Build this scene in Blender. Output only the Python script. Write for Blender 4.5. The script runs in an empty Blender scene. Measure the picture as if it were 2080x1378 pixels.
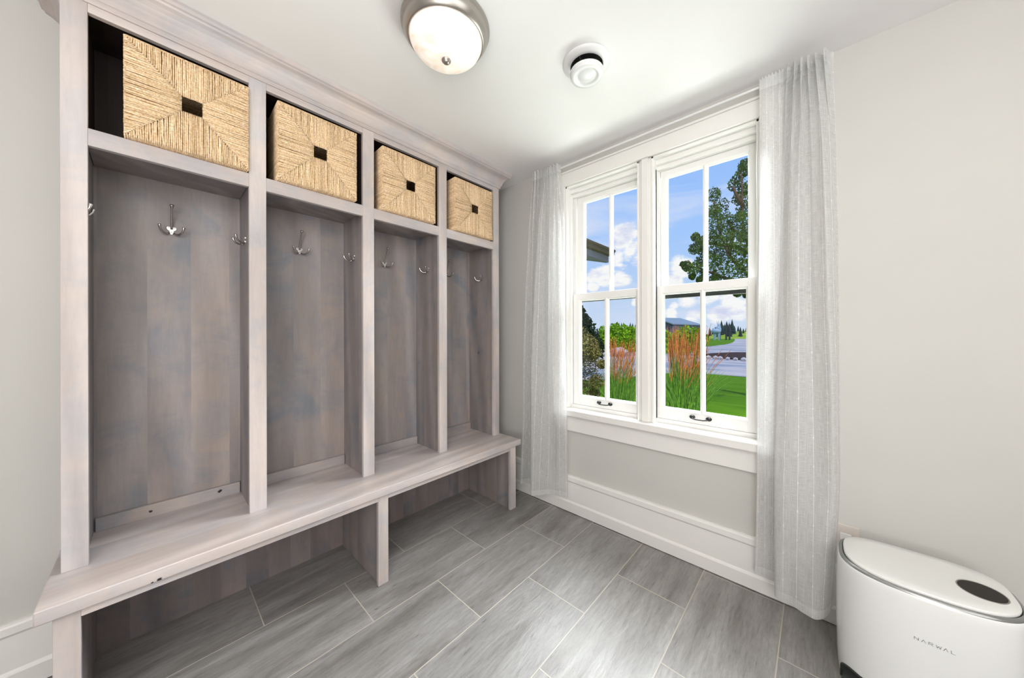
import bpy, bmesh, math, random
from mathutils import Vector, Matrix, noise
random.seed(7)
C = bpy.context.scene.collection
PI = math.pi

# ------------------------------------------------------------------ materials
def s2l(c):
    return tuple(((v/255)/12.92 if v/255 <= .04045 else ((v/255+.055)/1.055)**2.4) for v in c) + (1,)

class NT:
    def __init__(s, name, rough=.6, metal=0.0, spec=.5):
        s.m = bpy.data.materials.new(name); s.m.use_nodes = True
        s.t = s.m.node_tree; s.b = s.t.nodes['Principled BSDF']
        s.out = s.t.nodes['Material Output']
        s.b.inputs['Roughness'].default_value = rough
        s.b.inputs['Metallic'].default_value = metal
        s.b.inputs['Specular IOR Level'].default_value = spec
    def n(s, typ, ins=None, **kw):
        nd = s.t.nodes.new(typ)
        for k, v in kw.items(): setattr(nd, k, v)
        if ins:
            for k, v in ins.items(): s.set(nd.inputs[k], v)
        return nd
    def set(s, sock, v):
        if isinstance(v, bpy.types.NodeSocket): s.t.links.new(v, sock)
        else: sock.default_value = v
    def math(s, op, a, b=0.0, c=0.0, clamp=False):
        nd = s.n('ShaderNodeMath', operation=op, use_clamp=clamp)
        s.set(nd.inputs[0], a); s.set(nd.inputs[1], b)
        if op in ('MULTIPLY_ADD', 'COMPARE', 'SMOOTH_MIN'): s.set(nd.inputs[2], c)
        return nd.outputs[0]
    def mix(s, f, a, b, mode='MIX'):
        nd = s.n('ShaderNodeMix', data_type='RGBA', blend_type=mode)
        s.set(nd.inputs[0], f); s.set(nd.inputs[6], a); s.set(nd.inputs[7], b)
        return nd.outputs[2]
    def ramp(s, f, stops, interp='LINEAR'):
        nd = s.n('ShaderNodeValToRGB'); nd.color_ramp.interpolation = interp
        e = nd.color_ramp.elements
        while len(e) < len(stops): e.new(.5)
        for i, (p, c) in enumerate(stops):
            e[i].position = p; e[i].color = c if len(c) == 4 else tuple(c)+(1,)
        s.set(nd.inputs[0], f); return nd.outputs[0]
    def coord(s, scale=(1,1,1), loc=(0,0,0)):
        tc = s.n('ShaderNodeTexCoord')
        mp = s.n('ShaderNodeMapping'); mp.inputs['Scale'].default_value = scale; mp.inputs['Location'].default_value = loc
        s.t.links.new(tc.outputs['Object'], mp.inputs[0]); return mp.outputs[0]
    def noise(s, vec, scale=5, detail=4, rough=.5, dist=0.0, out=0):
        nd = s.n('ShaderNodeTexNoise', {'Scale': scale, 'Detail': detail, 'Roughness': rough, 'Distortion': dist})
        s.t.links.new(vec, nd.inputs['Vector']); return nd.outputs[out]
    def bump(s, h, strength=.2, dist=.002):
        nd = s.n('ShaderNodeBump', {'Strength': strength, 'Distance': dist}); s.set(nd.inputs['Height'], h)
        s.t.links.new(nd.outputs[0], s.b.inputs['Normal']); return nd
    def col(s, v): s.set(s.b.inputs['Base Color'], v)

def plain(name, rgb, rough=.6, metal=0.0, spec=.5, bump=0, bscale=200, var=.03):
    k = NT(name, rough, metal, spec)
    v = k.coord()
    n = k.noise(v, 3, 3)
    c = s2l(rgb)
    k.col(k.mix(n, tuple(x*(1-var) for x in c[:3])+(1,), tuple(min(1, x*(1+var)) for x in c[:3])+(1,)))
    if bump: k.bump(k.noise(v, bscale, 3), bump, .001)
    return k.m

def wood(name, axis='z', planks=0.0, dark=1.0, plank_off=0.0, knots=(), tint=(1,1,1), rough=.42, pax='y', bk=1.0):
    """grey-washed knotty alder; axis = grain direction"""
    k = NT(name, rough, 0, .4)
    sc = {'z': (1, 1, .12), 'y': (1, .12, 1), 'x': (.12, 1, 1)}[axis]
    tc = k.n('ShaderNodeTexCoord')
    sep = k.n('ShaderNodeSeparateXYZ'); k.t.links.new(tc.outputs['Object'], sep.inputs[0])
    if planks:
        pv = k.math('FLOOR', k.math('DIVIDE', k.math('ADD', sep.outputs[pax.upper()], plank_off), planks))
        wn = k.n('ShaderNodeTexWhiteNoise', noise_dimensions='1D'); k.set(wn.inputs['W'], pv)
        rnd = wn.outputs['Value']
    else: rnd = None
    off = k.n('ShaderNodeVectorMath', operation='ADD')
    k.t.links.new(tc.outputs['Object'], off.inputs[0])
    if rnd is not None:
        cb = k.n('ShaderNodeCombineXYZ'); k.set(cb.inputs[0], k.math('MULTIPLY', rnd, 7.3)); k.set(cb.inputs[1], k.math('MULTIPLY', rnd, 3.1)); k.set(cb.inputs[2], k.math('MULTIPLY', rnd, 5.7))
        k.t.links.new(cb.outputs[0], off.inputs[1])
    vec = off.outputs[0]
    mp = k.n('ShaderNodeMapping'); mp.inputs['Scale'].default_value = sc; k.t.links.new(vec, mp.inputs[0])
    g = k.noise(mp.outputs[0], 55, 6, .65, .6)            # fine grain
    g2 = k.noise(mp.outputs[0], 9, 4, .6, 1.5)
    sc2 = {'z': (1, 1, 1.15), 'y': (1, .9, 1), 'x': (.9, 1, 1)}[axis]
    mp2 = k.n('ShaderNodeMapping'); mp2.inputs['Scale'].default_value = sc2; k.t.links.new(vec, mp2.inputs[0])
    blot = k.noise(mp2.outputs[0], 3.4, 6, .66, 1.0)     # blue-grey blotches
    blot2 = k.noise(mp2.outputs[0], 2.7, 4, .6, .8, out=1)
    sep2 = k.n('ShaderNodeSeparateXYZ'); k.t.links.new(blot2, sep2.inputs[0])
    def T(c): return tuple(x*t*dark for x, t in zip(s2l(c)[:3], tint))+(1,)
    base = k.mix(g2, T((166, 158, 156)), T((189, 181, 178)))
    base = k.mix(k.ramp(blot, [(.46, (0,0,0)), (.66, (bk,bk,bk))]), base, T((155, 159, 167)))
    base = k.mix(k.ramp(sep2.outputs[1], [(.5, (0,0,0)), (.7, (.6*bk,.6*bk,.6*bk))]), base, T((194, 178, 166)))
    # cathedral figure: rings
    wv = k.n('ShaderNodeTexWave', {'Scale': 3.2, 'Distortion': 14, 'Detail': 2, 'Detail Scale': .7}, wave_type='BANDS', bands_direction='DIAGONAL')
    k.t.links.new(mp.outputs[0], wv.inputs['Vector'])
    base = k.mix(k.math('MULTIPLY', wv.outputs['Fac'], .26), base, T((120, 110, 108)), 'MULTIPLY')
    gr = k.ramp(g, [(.3, (.89,.89,.89)), (.62, (1.03,1.03,1.03))])
    base = k.mix(.75, base, gr, 'MULTIPLY')
    if rnd is not None:
        pc = k.ramp(rnd, [(0, (.86,.87,.9)), (.35, (1,.97,.95)), (.7, (.93,.95,.97)), (1, (1.08,1.02,.97))])
        base = k.mix(.9, base, pc, 'MULTIPLY')
    # generic knots
    vo = k.n('ShaderNodeTexVoronoi', {'Scale': 1.9}, feature='F1'); k.t.links.new(mp2.outputs[0], vo.inputs['Vector'])
    kn = k.ramp(vo.outputs['Distance'], [(.0, (1,1,1)), (.016, (1,1,1)), (.03, (0,0,0))])
    halo = k.ramp(vo.outputs['Distance'], [(.0, (.5,.5,.5)), (.16, (0,0,0))])
    base = k.mix(halo, base, T((128, 134, 146)))
    base = k.mix(k.math('MULTIPLY', kn, .7), base, T((70, 60, 62)))
    for (x, y, z, r) in knots:
        cv = k.n('ShaderNodeVectorMath', operation='DISTANCE'); k.t.links.new(tc.outputs['Object'], cv.inputs[0]); cv.inputs[1].default_value = (x, y, z)
        dn = k.math('ADD', cv.outputs['Value'], k.math('MULTIPLY', k.math('SUBTRACT', k.noise(tc.outputs['Object'], 90, 2), .5), r*1.2))
        mk = k.ramp(k.math('DIVIDE', dn, r*2), [(.3, (1,1,1)), (.5, (0,0,0))])
        base = k.mix(mk, base, s2l((28, 22, 28)))
    k.col(base)
    k.bump(g, .12, .001)
    return k.m

M = {}
M['wall'] = plain('wall_paint', (200, 198, 193), .85, bump=.03)
M['ceiling'] = plain('ceiling_paint', (236, 235, 235), .9, bump=.02)
M['trim'] = plain('white_trim_paint', (232, 230, 226), .45)
M['sash'] = plain('sash_paint', (238, 237, 234), .35)
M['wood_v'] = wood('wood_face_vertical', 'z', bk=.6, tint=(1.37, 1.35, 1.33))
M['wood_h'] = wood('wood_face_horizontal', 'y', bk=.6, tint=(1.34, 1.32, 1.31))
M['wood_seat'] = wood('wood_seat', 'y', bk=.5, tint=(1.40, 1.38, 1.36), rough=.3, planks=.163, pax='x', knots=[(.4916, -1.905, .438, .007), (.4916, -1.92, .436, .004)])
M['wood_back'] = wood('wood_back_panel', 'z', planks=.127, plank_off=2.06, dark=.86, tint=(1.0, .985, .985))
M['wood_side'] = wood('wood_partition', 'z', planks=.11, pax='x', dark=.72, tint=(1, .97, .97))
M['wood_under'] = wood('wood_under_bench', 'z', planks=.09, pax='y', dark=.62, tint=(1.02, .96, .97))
M['wood_kick'] = wood('wood_cleat', 'y', dark=.95, knots=[(.03, -1.925, .497, .006), (.03, -1.715, .506, .009), (.03, -1.565, .50, .004), (.03, -1.02, .49, .007)])
M['wood_shade'] = wood('wood_cubby_shade', 'z', planks=.127, dark=.10, tint=(1.15, .9, .85), rough=.6)  # same wood darkened to near black: cubby shade put into the colour
M['nickel'] = plain('brushed_nickel', (196, 192, 188), .22, 1.0, var=.02)
M['nickel_dull'] = plain('satin_nickel', (178, 172, 166), .33, 1.0)
M['dark_metal'] = plain('dark_bronze', (58, 60, 60), .35, .9)
M['plastic'] = plain('gloss_white_plastic', (232, 233, 231), .12, 0, .6, var=.01)
M['plastic_lid'] = plain('satin_white_plastic', (229, 229, 226), .3, 0, .5, var=.01)
M['grey_ring'] = plain('grey_plastic_ring', (150, 152, 149), .22, .55)
M['dark_gloss'] = plain('dark_glass_panel', (38, 35, 31), .45, 0, .25)
M['groove'] = plain('dark_groove', (48, 50, 48), .5)
M['vent'] = plain('vent_white_enamel', (226, 227, 227), .3)
M['duct'] = plain('galvanised_duct', (120, 122, 122), .3, .9)
M['black'] = plain('deep_shadow_duct', (14, 14, 14), .8)
M['letter'] = plain('silver_lettering', (120, 122, 122), .35, .6)
M['outlet'] = plain('ivory_outlet_plate', (214, 204, 196), .4)

def mat_tiles():
    k = NT('slate_look_floor_tile', .42, 0, .62)
    tc = k.n('ShaderNodeTexCoord'); sp = k.n('ShaderNodeSeparateXYZ'); k.t.links.new(tc.outputs['Object'], sp.inputs[0])
    cb = k.n('ShaderNodeCombineXYZ'); k.set(cb.inputs[0], k.math('ADD', sp.outputs[1], .033)); k.set(cb.inputs[1], k.math('SUBTRACT', sp.outputs[0], .0105))
    br = k.n('ShaderNodeTexBrick', {'Scale': 1.0, 'Mortar Size': .0021, 'Mortar Smooth': .12, 'Bias': 0.0, 'Brick Width': .63, 'Row Height': .3215,
             'Color1': (0,0,0,1), 'Color2': (1,1,1,1), 'Mortar': (.5,.5,.5,1)}, offset=.5, offset_frequency=2)
    k.t.links.new(cb.outputs[0], br.inputs['Vector'])
    rnd = k.n('ShaderNodeSeparateColor'); k.t.links.new(br.outputs['Color'], rnd.inputs[0]); r = rnd.outputs[0]
    ad = k.n('ShaderNodeVectorMath', operation='ADD'); k.t.links.new(tc.outputs['Object'], ad.inputs[0])
    c2 = k.n('ShaderNodeCombineXYZ'); k.set(c2.inputs[0], k.math('MULTIPLY', r, 9.)); k.set(c2.inputs[1], k.math('MULTIPLY', r, 5.)); k.t.links.new(c2.outputs[0], ad.inputs[1])
    mp = k.n('ShaderNodeMapping'); mp.inputs['Rotation'].default_value = (0, 0, .75); mp.inputs['Scale'].default_value = (2.8, .42, 1); k.t.links.new(ad.outputs[0], mp.inputs[0])
    st = k.noise(mp.outputs[0], 34, 8, .72, .4)
    big = k.noise(mp.outputs[0], 3.5, 5, .6, .7)
    fine = k.noise(ad.outputs[0], 240, 3, .7)
    c = k.mix(k.ramp(big, [(.3, (0,0,0)), (.7, (1,1,1))]), s2l((116, 112, 109)), s2l((156, 154, 152)))
    c = k.mix(.8, c, k.ramp(st, [(.3, (.64,.64,.65)), (.5, (1,1,1)), (.7, (1.27,1.26,1.25))]), 'MULTIPLY')
    c = k.mix(.5, c, k.ramp(r, [(0, (.86,.86,.87)), (1, (1.08,1.06,1.04))]), 'MULTIPLY')
    c = k.mix(.35, c, k.ramp(fine, [(.3, (.8,.8,.8)), (.7, (1.2,1.2,1.2))]), 'MULTIPLY')
    c = k.mix(br.outputs['Fac'], c, s2l((186, 177, 165)))
    k.col(c)
    k.set(k.b.inputs['Roughness'], k.math('ADD', k.math('MULTIPLY', st, .22), .20))
    h = k.math('SUBTRACT', k.math('ADD', k.math('MULTIPLY', st, .6), k.math('MULTIPLY', fine, .15)), k.math('MULTIPLY', br.outputs['Fac'], .9))
    k.bump(h, .6, .004)
    return k.m
M['tiles'] = mat_tiles()

def mat_rope():
    k = NT('twisted_seagrass_rope', .75, 0, .25)
    v = k.coord()
    a = k.noise(v, 160, 3, .6); b = k.noise(v, 22, 4, .6); c = k.noise(v, 420, 2, .6)
    col = k.ramp(a, [(.25, s2l((190, 154, 112))), (.42, s2l((220, 191, 150))), (.6, s2l((238, 214, 184))), (.8, s2l((250, 240, 222)))])
    col = k.mix(.5, col, k.ramp(b, [(.3, (.9,.83,.75)), (.7, (1.05,1.04,1.02))]), 'MULTIPLY')
    gi = k.n('ShaderNodeNewGeometry')
    col = k.mix(.85, col, k.ramp(gi.outputs['Random Per Island'], [(0, (.80,.76,.70)), (.3, (.95,.93,.9)), (.7, (1.06,1.06,1.06)), (1, (1.22,1.24,1.3))]), 'MULTIPLY')
    k.col(col); k.bump(c, .5, .0015)
    return k.m
M['rope'] = mat_rope()
M['basket_core'] = plain('basket_inner_core', (120, 72, 38), .8)

def mat_curtain():
    k = NT('sheer_linen', .9, 0, .1)
    k.t.nodes.remove(k.b)
    uv = k.n('ShaderNodeUVMap', uv_map='UVMap'); sp = k.n('ShaderNodeSeparateXYZ'); k.t.links.new(uv.outputs[0], sp.inputs[0])
    U, V = sp.outputs[0], sp.outputs[1]           # metres across the cloth, metres from the floor
    # slub stripes every 5.2 cm, pairs
    fr = k.math('FRACT', k.math('DIVIDE', U, .058))
    s1 = k.math('LESS_THAN', k.math('ABSOLUTE', k.math('SUBTRACT', fr, .3)), .017)
    s2 = k.math('LESS_THAN', k.math('ABSOLUTE', k.math('SUBTRACT', fr, .78)), .010)
    # small slub knots on stripe one
    cell = k.math('FLOOR', k.math('DIVIDE', U, .058))
    vf = k.math('FRACT', k.math('ADD', k.math('DIVIDE', V, .115), k.math('MULTIPLY', cell, .37)))
    d1 = k.math('DIVIDE', k.math('SUBTRACT', fr, .3), .045); d2 = k.math('DIVIDE', k.math('SUBTRACT', vf, .5), .055)
    dot = k.math('LESS_THAN', k.math('ADD', k.math('MULTIPLY', d1, d1), k.math('MULTIPLY', d2, d2)), 1.)
    stripe = k.math('MAXIMUM', k.math('MAXIMUM', s1, k.math('MULTIPLY', s2, .6)), dot)
    # weave: irregular horizontal and vertical threads
    cb = k.n('ShaderNodeCombineXYZ'); k.set(cb.inputs[0], k.math('MULTIPLY', U, 30.)); k.set(cb.inputs[1], k.math('MULTIPLY', V, 700.))
    wh = k.noise(cb.outputs[0], 1, 3, .6)
    cb2 = k.n('ShaderNodeCombineXYZ'); k.set(cb2.inputs[0], k.math('MULTIPLY', U, 900.)); k.set(cb2.inputs[1], k.math('MULTIPLY', V, 14.))
    wv = k.noise(cb2.outputs[0], 1, 3, .6)
    w = k.math('MULTIPLY', k.math('ADD', wh, wv), .5)
    hem = k.math('MAXIMUM', k.math('LESS_THAN', V, .135), k.math('GREATER_THAN', V, 2.31))
    col = k.mix(k.ramp(w, [(.36, (0,0,0)), (.62, (1,1,1))]), s2l((216, 217, 217)), s2l((240, 240, 239)))
    col = k.mix(stripe, col, s2l((252, 252, 250)))
    dif = k.n('ShaderNodeBsdfDiffuse'); k.t.links.new(col, dif.inputs[0])
    tr = k.n('ShaderNodeBsdfTranslucent'); k.t.links.new(col, tr.inputs[0])
    tp = k.n('ShaderNodeBsdfTransparent')
    m1 = k.n('ShaderNodeMixShader', {0: .5}); k.t.links.new(dif.outputs[0], m1.inputs[1]); k.t.links.new(tr.outputs[0], m1.inputs[2])
    alpha = k.math('ADD', k.math('MULTIPLY', k.ramp(w, [(.36, (0,0,0)), (.6, (1,1,1))]), .25), .60)
    alpha = k.math('ADD', alpha, k.math('MULTIPLY', hem, .2), clamp=True)
    alpha = k.math('MAXIMUM', alpha, stripe, clamp=True)
    m2 = k.n('ShaderNodeMixShader'); k.set(m2.inputs[0], alpha); k.t.links.new(tp.outputs[0], m2.inputs[1]); k.t.links.new(m1.outputs[0], m2.inputs[2])
    k.t.links.new(m2.outputs[0], k.out.inputs[0])
    return k.m
M['curtain'] = mat_curtain()

def mat_glass():
    k = NT('window_glass', 0); k.t.nodes.remove(k.b)
    tp = k.n('ShaderNodeBsdfTransparent'); tp.inputs[0].default_value = (.97, .985, .985, 1)
    gl = k.n('ShaderNodeBsdfGlossy', {'Roughness': .0})
    fz = k.n('ShaderNodeFresnel', {'IOR': 1.35})
    nz = k.noise(k.coord(), 2, 2)
    fac = k.math('MULTIPLY', fz.outputs[0], k.math('ADD', k.math('MULTIPLY', nz, .1), .55))
    mx = k.n('ShaderNodeMixShader'); k.set(mx.inputs[0], fac); k.t.links.new(tp.outputs[0], mx.inputs[1]); k.t.links.new(gl.outputs[0], mx.inputs[2])
    k.t.links.new(mx.outputs[0], k.out.inputs[0]); return k.m
M['glass'] = mat_glass()

def mat_lampglass():
    k = NT('alabaster_lamp_glass', .25, 0, .5)
    n = k.noise(k.coord((1, 1, 1)), 9, 3, .5, 2.2)
    col = k.ramp(n, [(.35, s2l((226, 206, 188))), (.6, s2l((236, 230, 222)))])
    k.col(col)
    k.set(k.b.inputs['Emission Color'], k.mix(n, (1, .86, .72, 1), (1, .97, .93, 1)))
    lw = k.n('ShaderNodeLayerWeight', {'Blend': .45})
    k.set(k.b.inputs['Emission Strength'], k.math('MULTIPLY', k.math('SUBTRACT', .80, k.math('MULTIPLY', lw.outputs['Facing'], .55)), k.math('ADD', .55, k.math('MULTIPLY', n, .55))))
    return k.m
M['lampglass'] = mat_lampglass()

def green(name, a, b, sc=3, rough=.8, c=None, tr=0):
    k = NT(name, rough, 0, .2); v = k.coord()
    n = k.noise(v, sc, 5, .65)
    st = [(.32, s2l(a)), (.62, s2l(b))] + ([(.78, s2l(c))] if c else [])
    k.col(k.ramp(n, st))
    return k.m
def mat_lawn():
    k = NT('mown_lawn', .9, 0, .1)
    v = k.coord((.12, 1, 1)); n1 = k.noise(v, 7, 6, .7); n2 = k.noise(k.coord(), 60, 4, .7)
    c = k.ramp(n1, [(.3, s2l((66, 116, 8))), (.7, s2l((104, 152, 12)))])
    k.col(k.mix(.7, c, k.ramp(n2, [(.3, (.6,.6,.6)), (.7, (1.25,1.2,1.1))]), 'MULTIPLY')); k.bump(n2, .6, .03); return k.m
M['lawn'] = mat_lawn()
def mat_road():
    k = NT('pale_concrete_drive', .8, 0, .3); n = k.noise(k.coord((.25, .8, 1)), .9, 5, .6)
    k.col(k.ramp(n, [(.4, s2l((138, 146, 164))), (.5, s2l((182, 176, 178))), (.75, s2l((198, 190, 188)))])); return k.m
M['road'] = mat_road()
M['mulch'] = green('dark_mulch', (34, 20, 18), (66, 38, 32), 30)
M['leaf'] = green('tree_leaves', (30, 50, 12), (86, 112, 36), 6, .55, (120, 104, 40))
M['bark'] = green('tree_bark', (60, 46, 34), (98, 78, 60), 20)
M['conifer'] = green('conifer_needles', (18, 30, 22), (40, 56, 30), 5)
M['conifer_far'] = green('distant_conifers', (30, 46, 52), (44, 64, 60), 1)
M['shrub'] = green('bronze_green_shrub', (26, 32, 12), (70, 62, 22), 14, .7, (112, 62, 28))
M['vine'] = green('bright_vine_leaves', (74, 120, 12), (150, 196, 30), 6, .7)
M['blade'] = green('grass_blades', (28, 54, 14), (78, 116, 32), 20, .5, (140, 140, 60))
M['plume'] = green('russet_grass_plumes', (92, 44, 22), (164, 94, 50), 60, .9)
M['field'] = green('far_field', (110, 150, 30), (160, 180, 50), .2)
M['stone'] = plain('pale_boulder', (186, 180, 184), .8, var=.2, bump=.4, bscale=12)
M['metal_roof'] = plain('barn_metal_roof', (126, 142, 158), .5, .1)
M['barn_wall'] = plain('barn_boarding', (98, 100, 118), .8, var=.15)
M['shingle'] = green('dark_roof_shingle', (46, 40, 36), (84, 74, 66), 40)
M['soffit'] = plain('grey_soffit', (104, 102, 120), .6)
M['gate_wood'] = plain('dark_gate_timber', (52, 58, 66), .8)
M['ornament'] = plain('pale_blue_ornament', (150, 172, 200), .5)

# ------------------------------------------------------------------ mesh helpers
def box(bm, x0, x1, y0, y1, z0, z1):
    v = [bm.verts.new(p) for p in ((x0,y0,z0),(x1,y0,z0),(x1,y1,z0),(x0,y1,z0),(x0,y0,z1),(x1,y0,z1),(x1,y1,z1),(x0,y1,z1))]
    for f in ((0,3,2,1),(4,5,6,7),(0,1,5,4),(1,2,6,5),(2,3,7,6),(3,0,4,7)): bm.faces.new([v[i] for i in f])
    return bm
def new(): return bmesh.new()
def obj(name, bm, mat, parent=None, bevel=0, smooth=False, seg=2, origin=None):
    me = bpy.data.meshes.new(name)
    bmesh.ops.recalc_face_normals(bm, faces=bm.faces[:])
    if origin is not None: bmesh.ops.translate(bm, verts=bm.verts[:], vec=-Vector(origin))
    bm.to_mesh(me); bm.free()
    for m_ in (mat if isinstance(mat, (list, tuple)) else [mat]): me.materials.append(m_)
    o = bpy.data.objects.new(name, me); C.objects.link(o)
    if origin is not None: o.location = origin
    if parent is not None: o.parent = parent
    if bevel:
        b = o.modifiers.new('bevel', 'BEVEL'); b.width = bevel; b.segments = seg; b.limit_method = 'ANGLE'; b.angle_limit = math.radians(40)
        b.harden_normals = False
    if smooth:
        for p in me.polygons: p.use_smooth = True
    return o
def tag(o, label=None, cat=None, group=None, kind=None):
    if label: o['label'] = label
    if cat: o['category'] = cat
    if group: o['group'] = group
    if kind: o['kind'] = kind
    return o
def thing(name, label, cat, loc=(0,0,0), group=None, kind=None, rz=0):
    o = bpy.data.objects.new(name, None); C.objects.link(o); o.location = loc; o.rotation_euler = (0,0,rz); o.empty_display_size = .1
    return tag(o, label, cat, group, kind)
def local(o, root):            # keep world-space mesh under a root placed elsewhere
    o.parent = root; o.matrix_parent_inverse = Matrix.Translation(root.location).inverted(); return o
def tube(bm, pts, r, seg=8, caps=True, radii=None, flat=None):
    pts = [Vector(p) for p in pts]; rings = []
    up = None
    for i, p in enumerate(pts):
        t = (pts[min(i+1, len(pts)-1)] - pts[max(i-1, 0)]).normalized()
        if up is None:
            up = Vector((0,0,1)) if abs(t.z) < .9 else Vector((1,0,0))
        side = t.cross(up).normalized(); upn = side.cross(t).normalized(); up = upn
        rr = radii[i] if radii else r
        rings.append([bm.verts.new(p + (side*math.cos(2*PI*j/seg)*(flat or 1) + upn*math.sin(2*PI*j/seg))*rr) for j in range(seg)])
    for a, b in zip(rings, rings[1:]):
        for j in range(seg): bm.faces.new((a[j], a[(j+1)%seg], b[(j+1)%seg], b[j]))
    if caps:
        bm.faces.new(rings[0][::-1]); bm.faces.new(rings[-1])
    return bm
def lathe(bm, prof, c=(0,0), seg=64, close_top=False, close_bot=False):
    rings = []
    for r, z in prof:
        if r < 1e-5: rings.append([bm.verts.new((c[0], c[1], z))])
        else: rings.append([bm.verts.new((c[0]+r*math.cos(2*PI*j/seg), c[1]+r*math.sin(2*PI*j/seg), z)) for j in range(seg)])
    for a, b in zip(rings, rings[1:]):
        for j in range(seg):
            if len(a) == 1 and len(b) == 1: continue
            if len(a) == 1: bm.faces.new((a[0], b[(j+1)%seg], b[j]))
            elif len(b) == 1: bm.faces.new((a[j], a[(j+1)%seg], b[0]))
            else: bm.faces.new((a[j], a[(j+1)%seg], b[(j+1)%seg], b[j]))
    return bm
def struct(name, bm, mat, **kw):
    o = obj(name, bm, mat, **kw); o['kind'] = 'structure'; return o
def part_box(name, mat, parent, *dims, bevel=.0015):
    bm = new()
    for d in dims: box(bm, *d)
    return obj(name, bm, mat, parent, bevel=bevel)

CEIL = 2.4006
RX, RY = 3.5, -3.9      # far sides of the room
# ------------------------------------------------------------------ room shell
bm = new(); box(bm, -.2, RX+.2, RY-.2, .2, -.2, 0); struct('floor', bm, M['tiles'])
bm = new(); box(bm, -.2, RX+.2, RY-.2, .2, CEIL, CEIL+.15); struct('ceiling', bm, M['ceiling'])
bm = new(); box(bm, -.15, 0, RY-.2, .2, 0, CEIL); struct('wall_left', bm, M['wall'])
bm = new(); box(bm, RX, RX+.15, RY-.2, .2, 0, CEIL); struct('wall_right', bm, M['wall'])
bm = new(); box(bm, 0, RX, RY-.15, RY, 0, CEIL); struct('wall_rear', bm, M['wall'])
WX0, WX1, WZ0, WZ1 = .755, 1.85, .664, 2.235
bm = new()
box(bm, 0, WX0, 0, .2, 0, CEIL); box(bm, WX1, RX, 0, .2, 0, CEIL)
box(bm, WX0, WX1, 0, .2, 0, WZ0); box(bm, WX0, WX1, 0, .2, WZ1, CEIL)
struct('wall_window', bm, M['wall'])
# baseboards: shoe, flat board, cap (profile swept along the wall)
def baseboard(name, p0, p1, n, hs=1.0):
    prof = [(0,.004),(.022,.004),(.022,.066),(.019,.072),(.014,.078),(.014,.202),(.017,.208),(.023,.214),(.023,.240),(.020,.246),(.012,.250),(0,.250)]
    prof = [(d, z if z < .1 else z*hs) for d, z in prof]
    bm = new(); ra = []; rb = []
    for d, z in prof:
        ra.append(bm.verts.new((p0[0]+n[0]*d, p0[1]+n[1]*d, z))); rb.append(bm.verts.new((p1[0]+n[0]*d, p1[1]+n[1]*d, z)))
    for i in range(len(prof)):
        j = (i+1) % len(prof); bm.faces.new((ra[i], ra[j], rb[j], rb[i]))
    bm.faces.new(ra); bm.faces.new(rb[::-1])
    return struct(name, bm, M['trim'])
baseboard('baseboard_back', (0, 0), (RX, 0), (0, -1))
baseboard('baseboard_left', (0, RY), (0, -2.118), (1, 0), .955)
baseboard('baseboard_corner', (0, -.196), (0, -.026), (1, 0))
baseboard('baseboard_right', (RX, RY), (RX, -.026), (-1, 0))
# window trim
bm = new()
box(bm, .665, .755, -.018, 0, .705, 2.235); struct('trim_1', bm, M['trim'], bevel=.002)
bm = new(); box(bm, 1.85, 1.94, -.018, 0, .705, 2.235); struct('trim_2', bm, M['trim'], bevel=.002)
bm = new(); box(bm, .655, 1.95, -.018, 0, 2.235, 2.318); box(bm, .650, 1.955, -.026, 0, 2.318, 2.330); struct('trim_3', bm, M['trim'], bevel=.002)
bm = new(); box(bm, .645, 1.945, -.055, .045, .664, .705); struct('trim_4', bm, M['trim'], bevel=.005, seg=3)
bm = new(); box(bm, .675, 1.925, -.02, 0, .557, .664); struct('trim_5', bm, M['trim'], bevel=.002)
# mullion post between the two windows
bm = new(); box(bm, 1.288, 1.327, -.008, .16, .705, 2.235); box(bm, 1.272, 1.344, .004, .16, .705, 2.235); struct('trim_6', bm, M['trim'], bevel=.0025)

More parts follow.
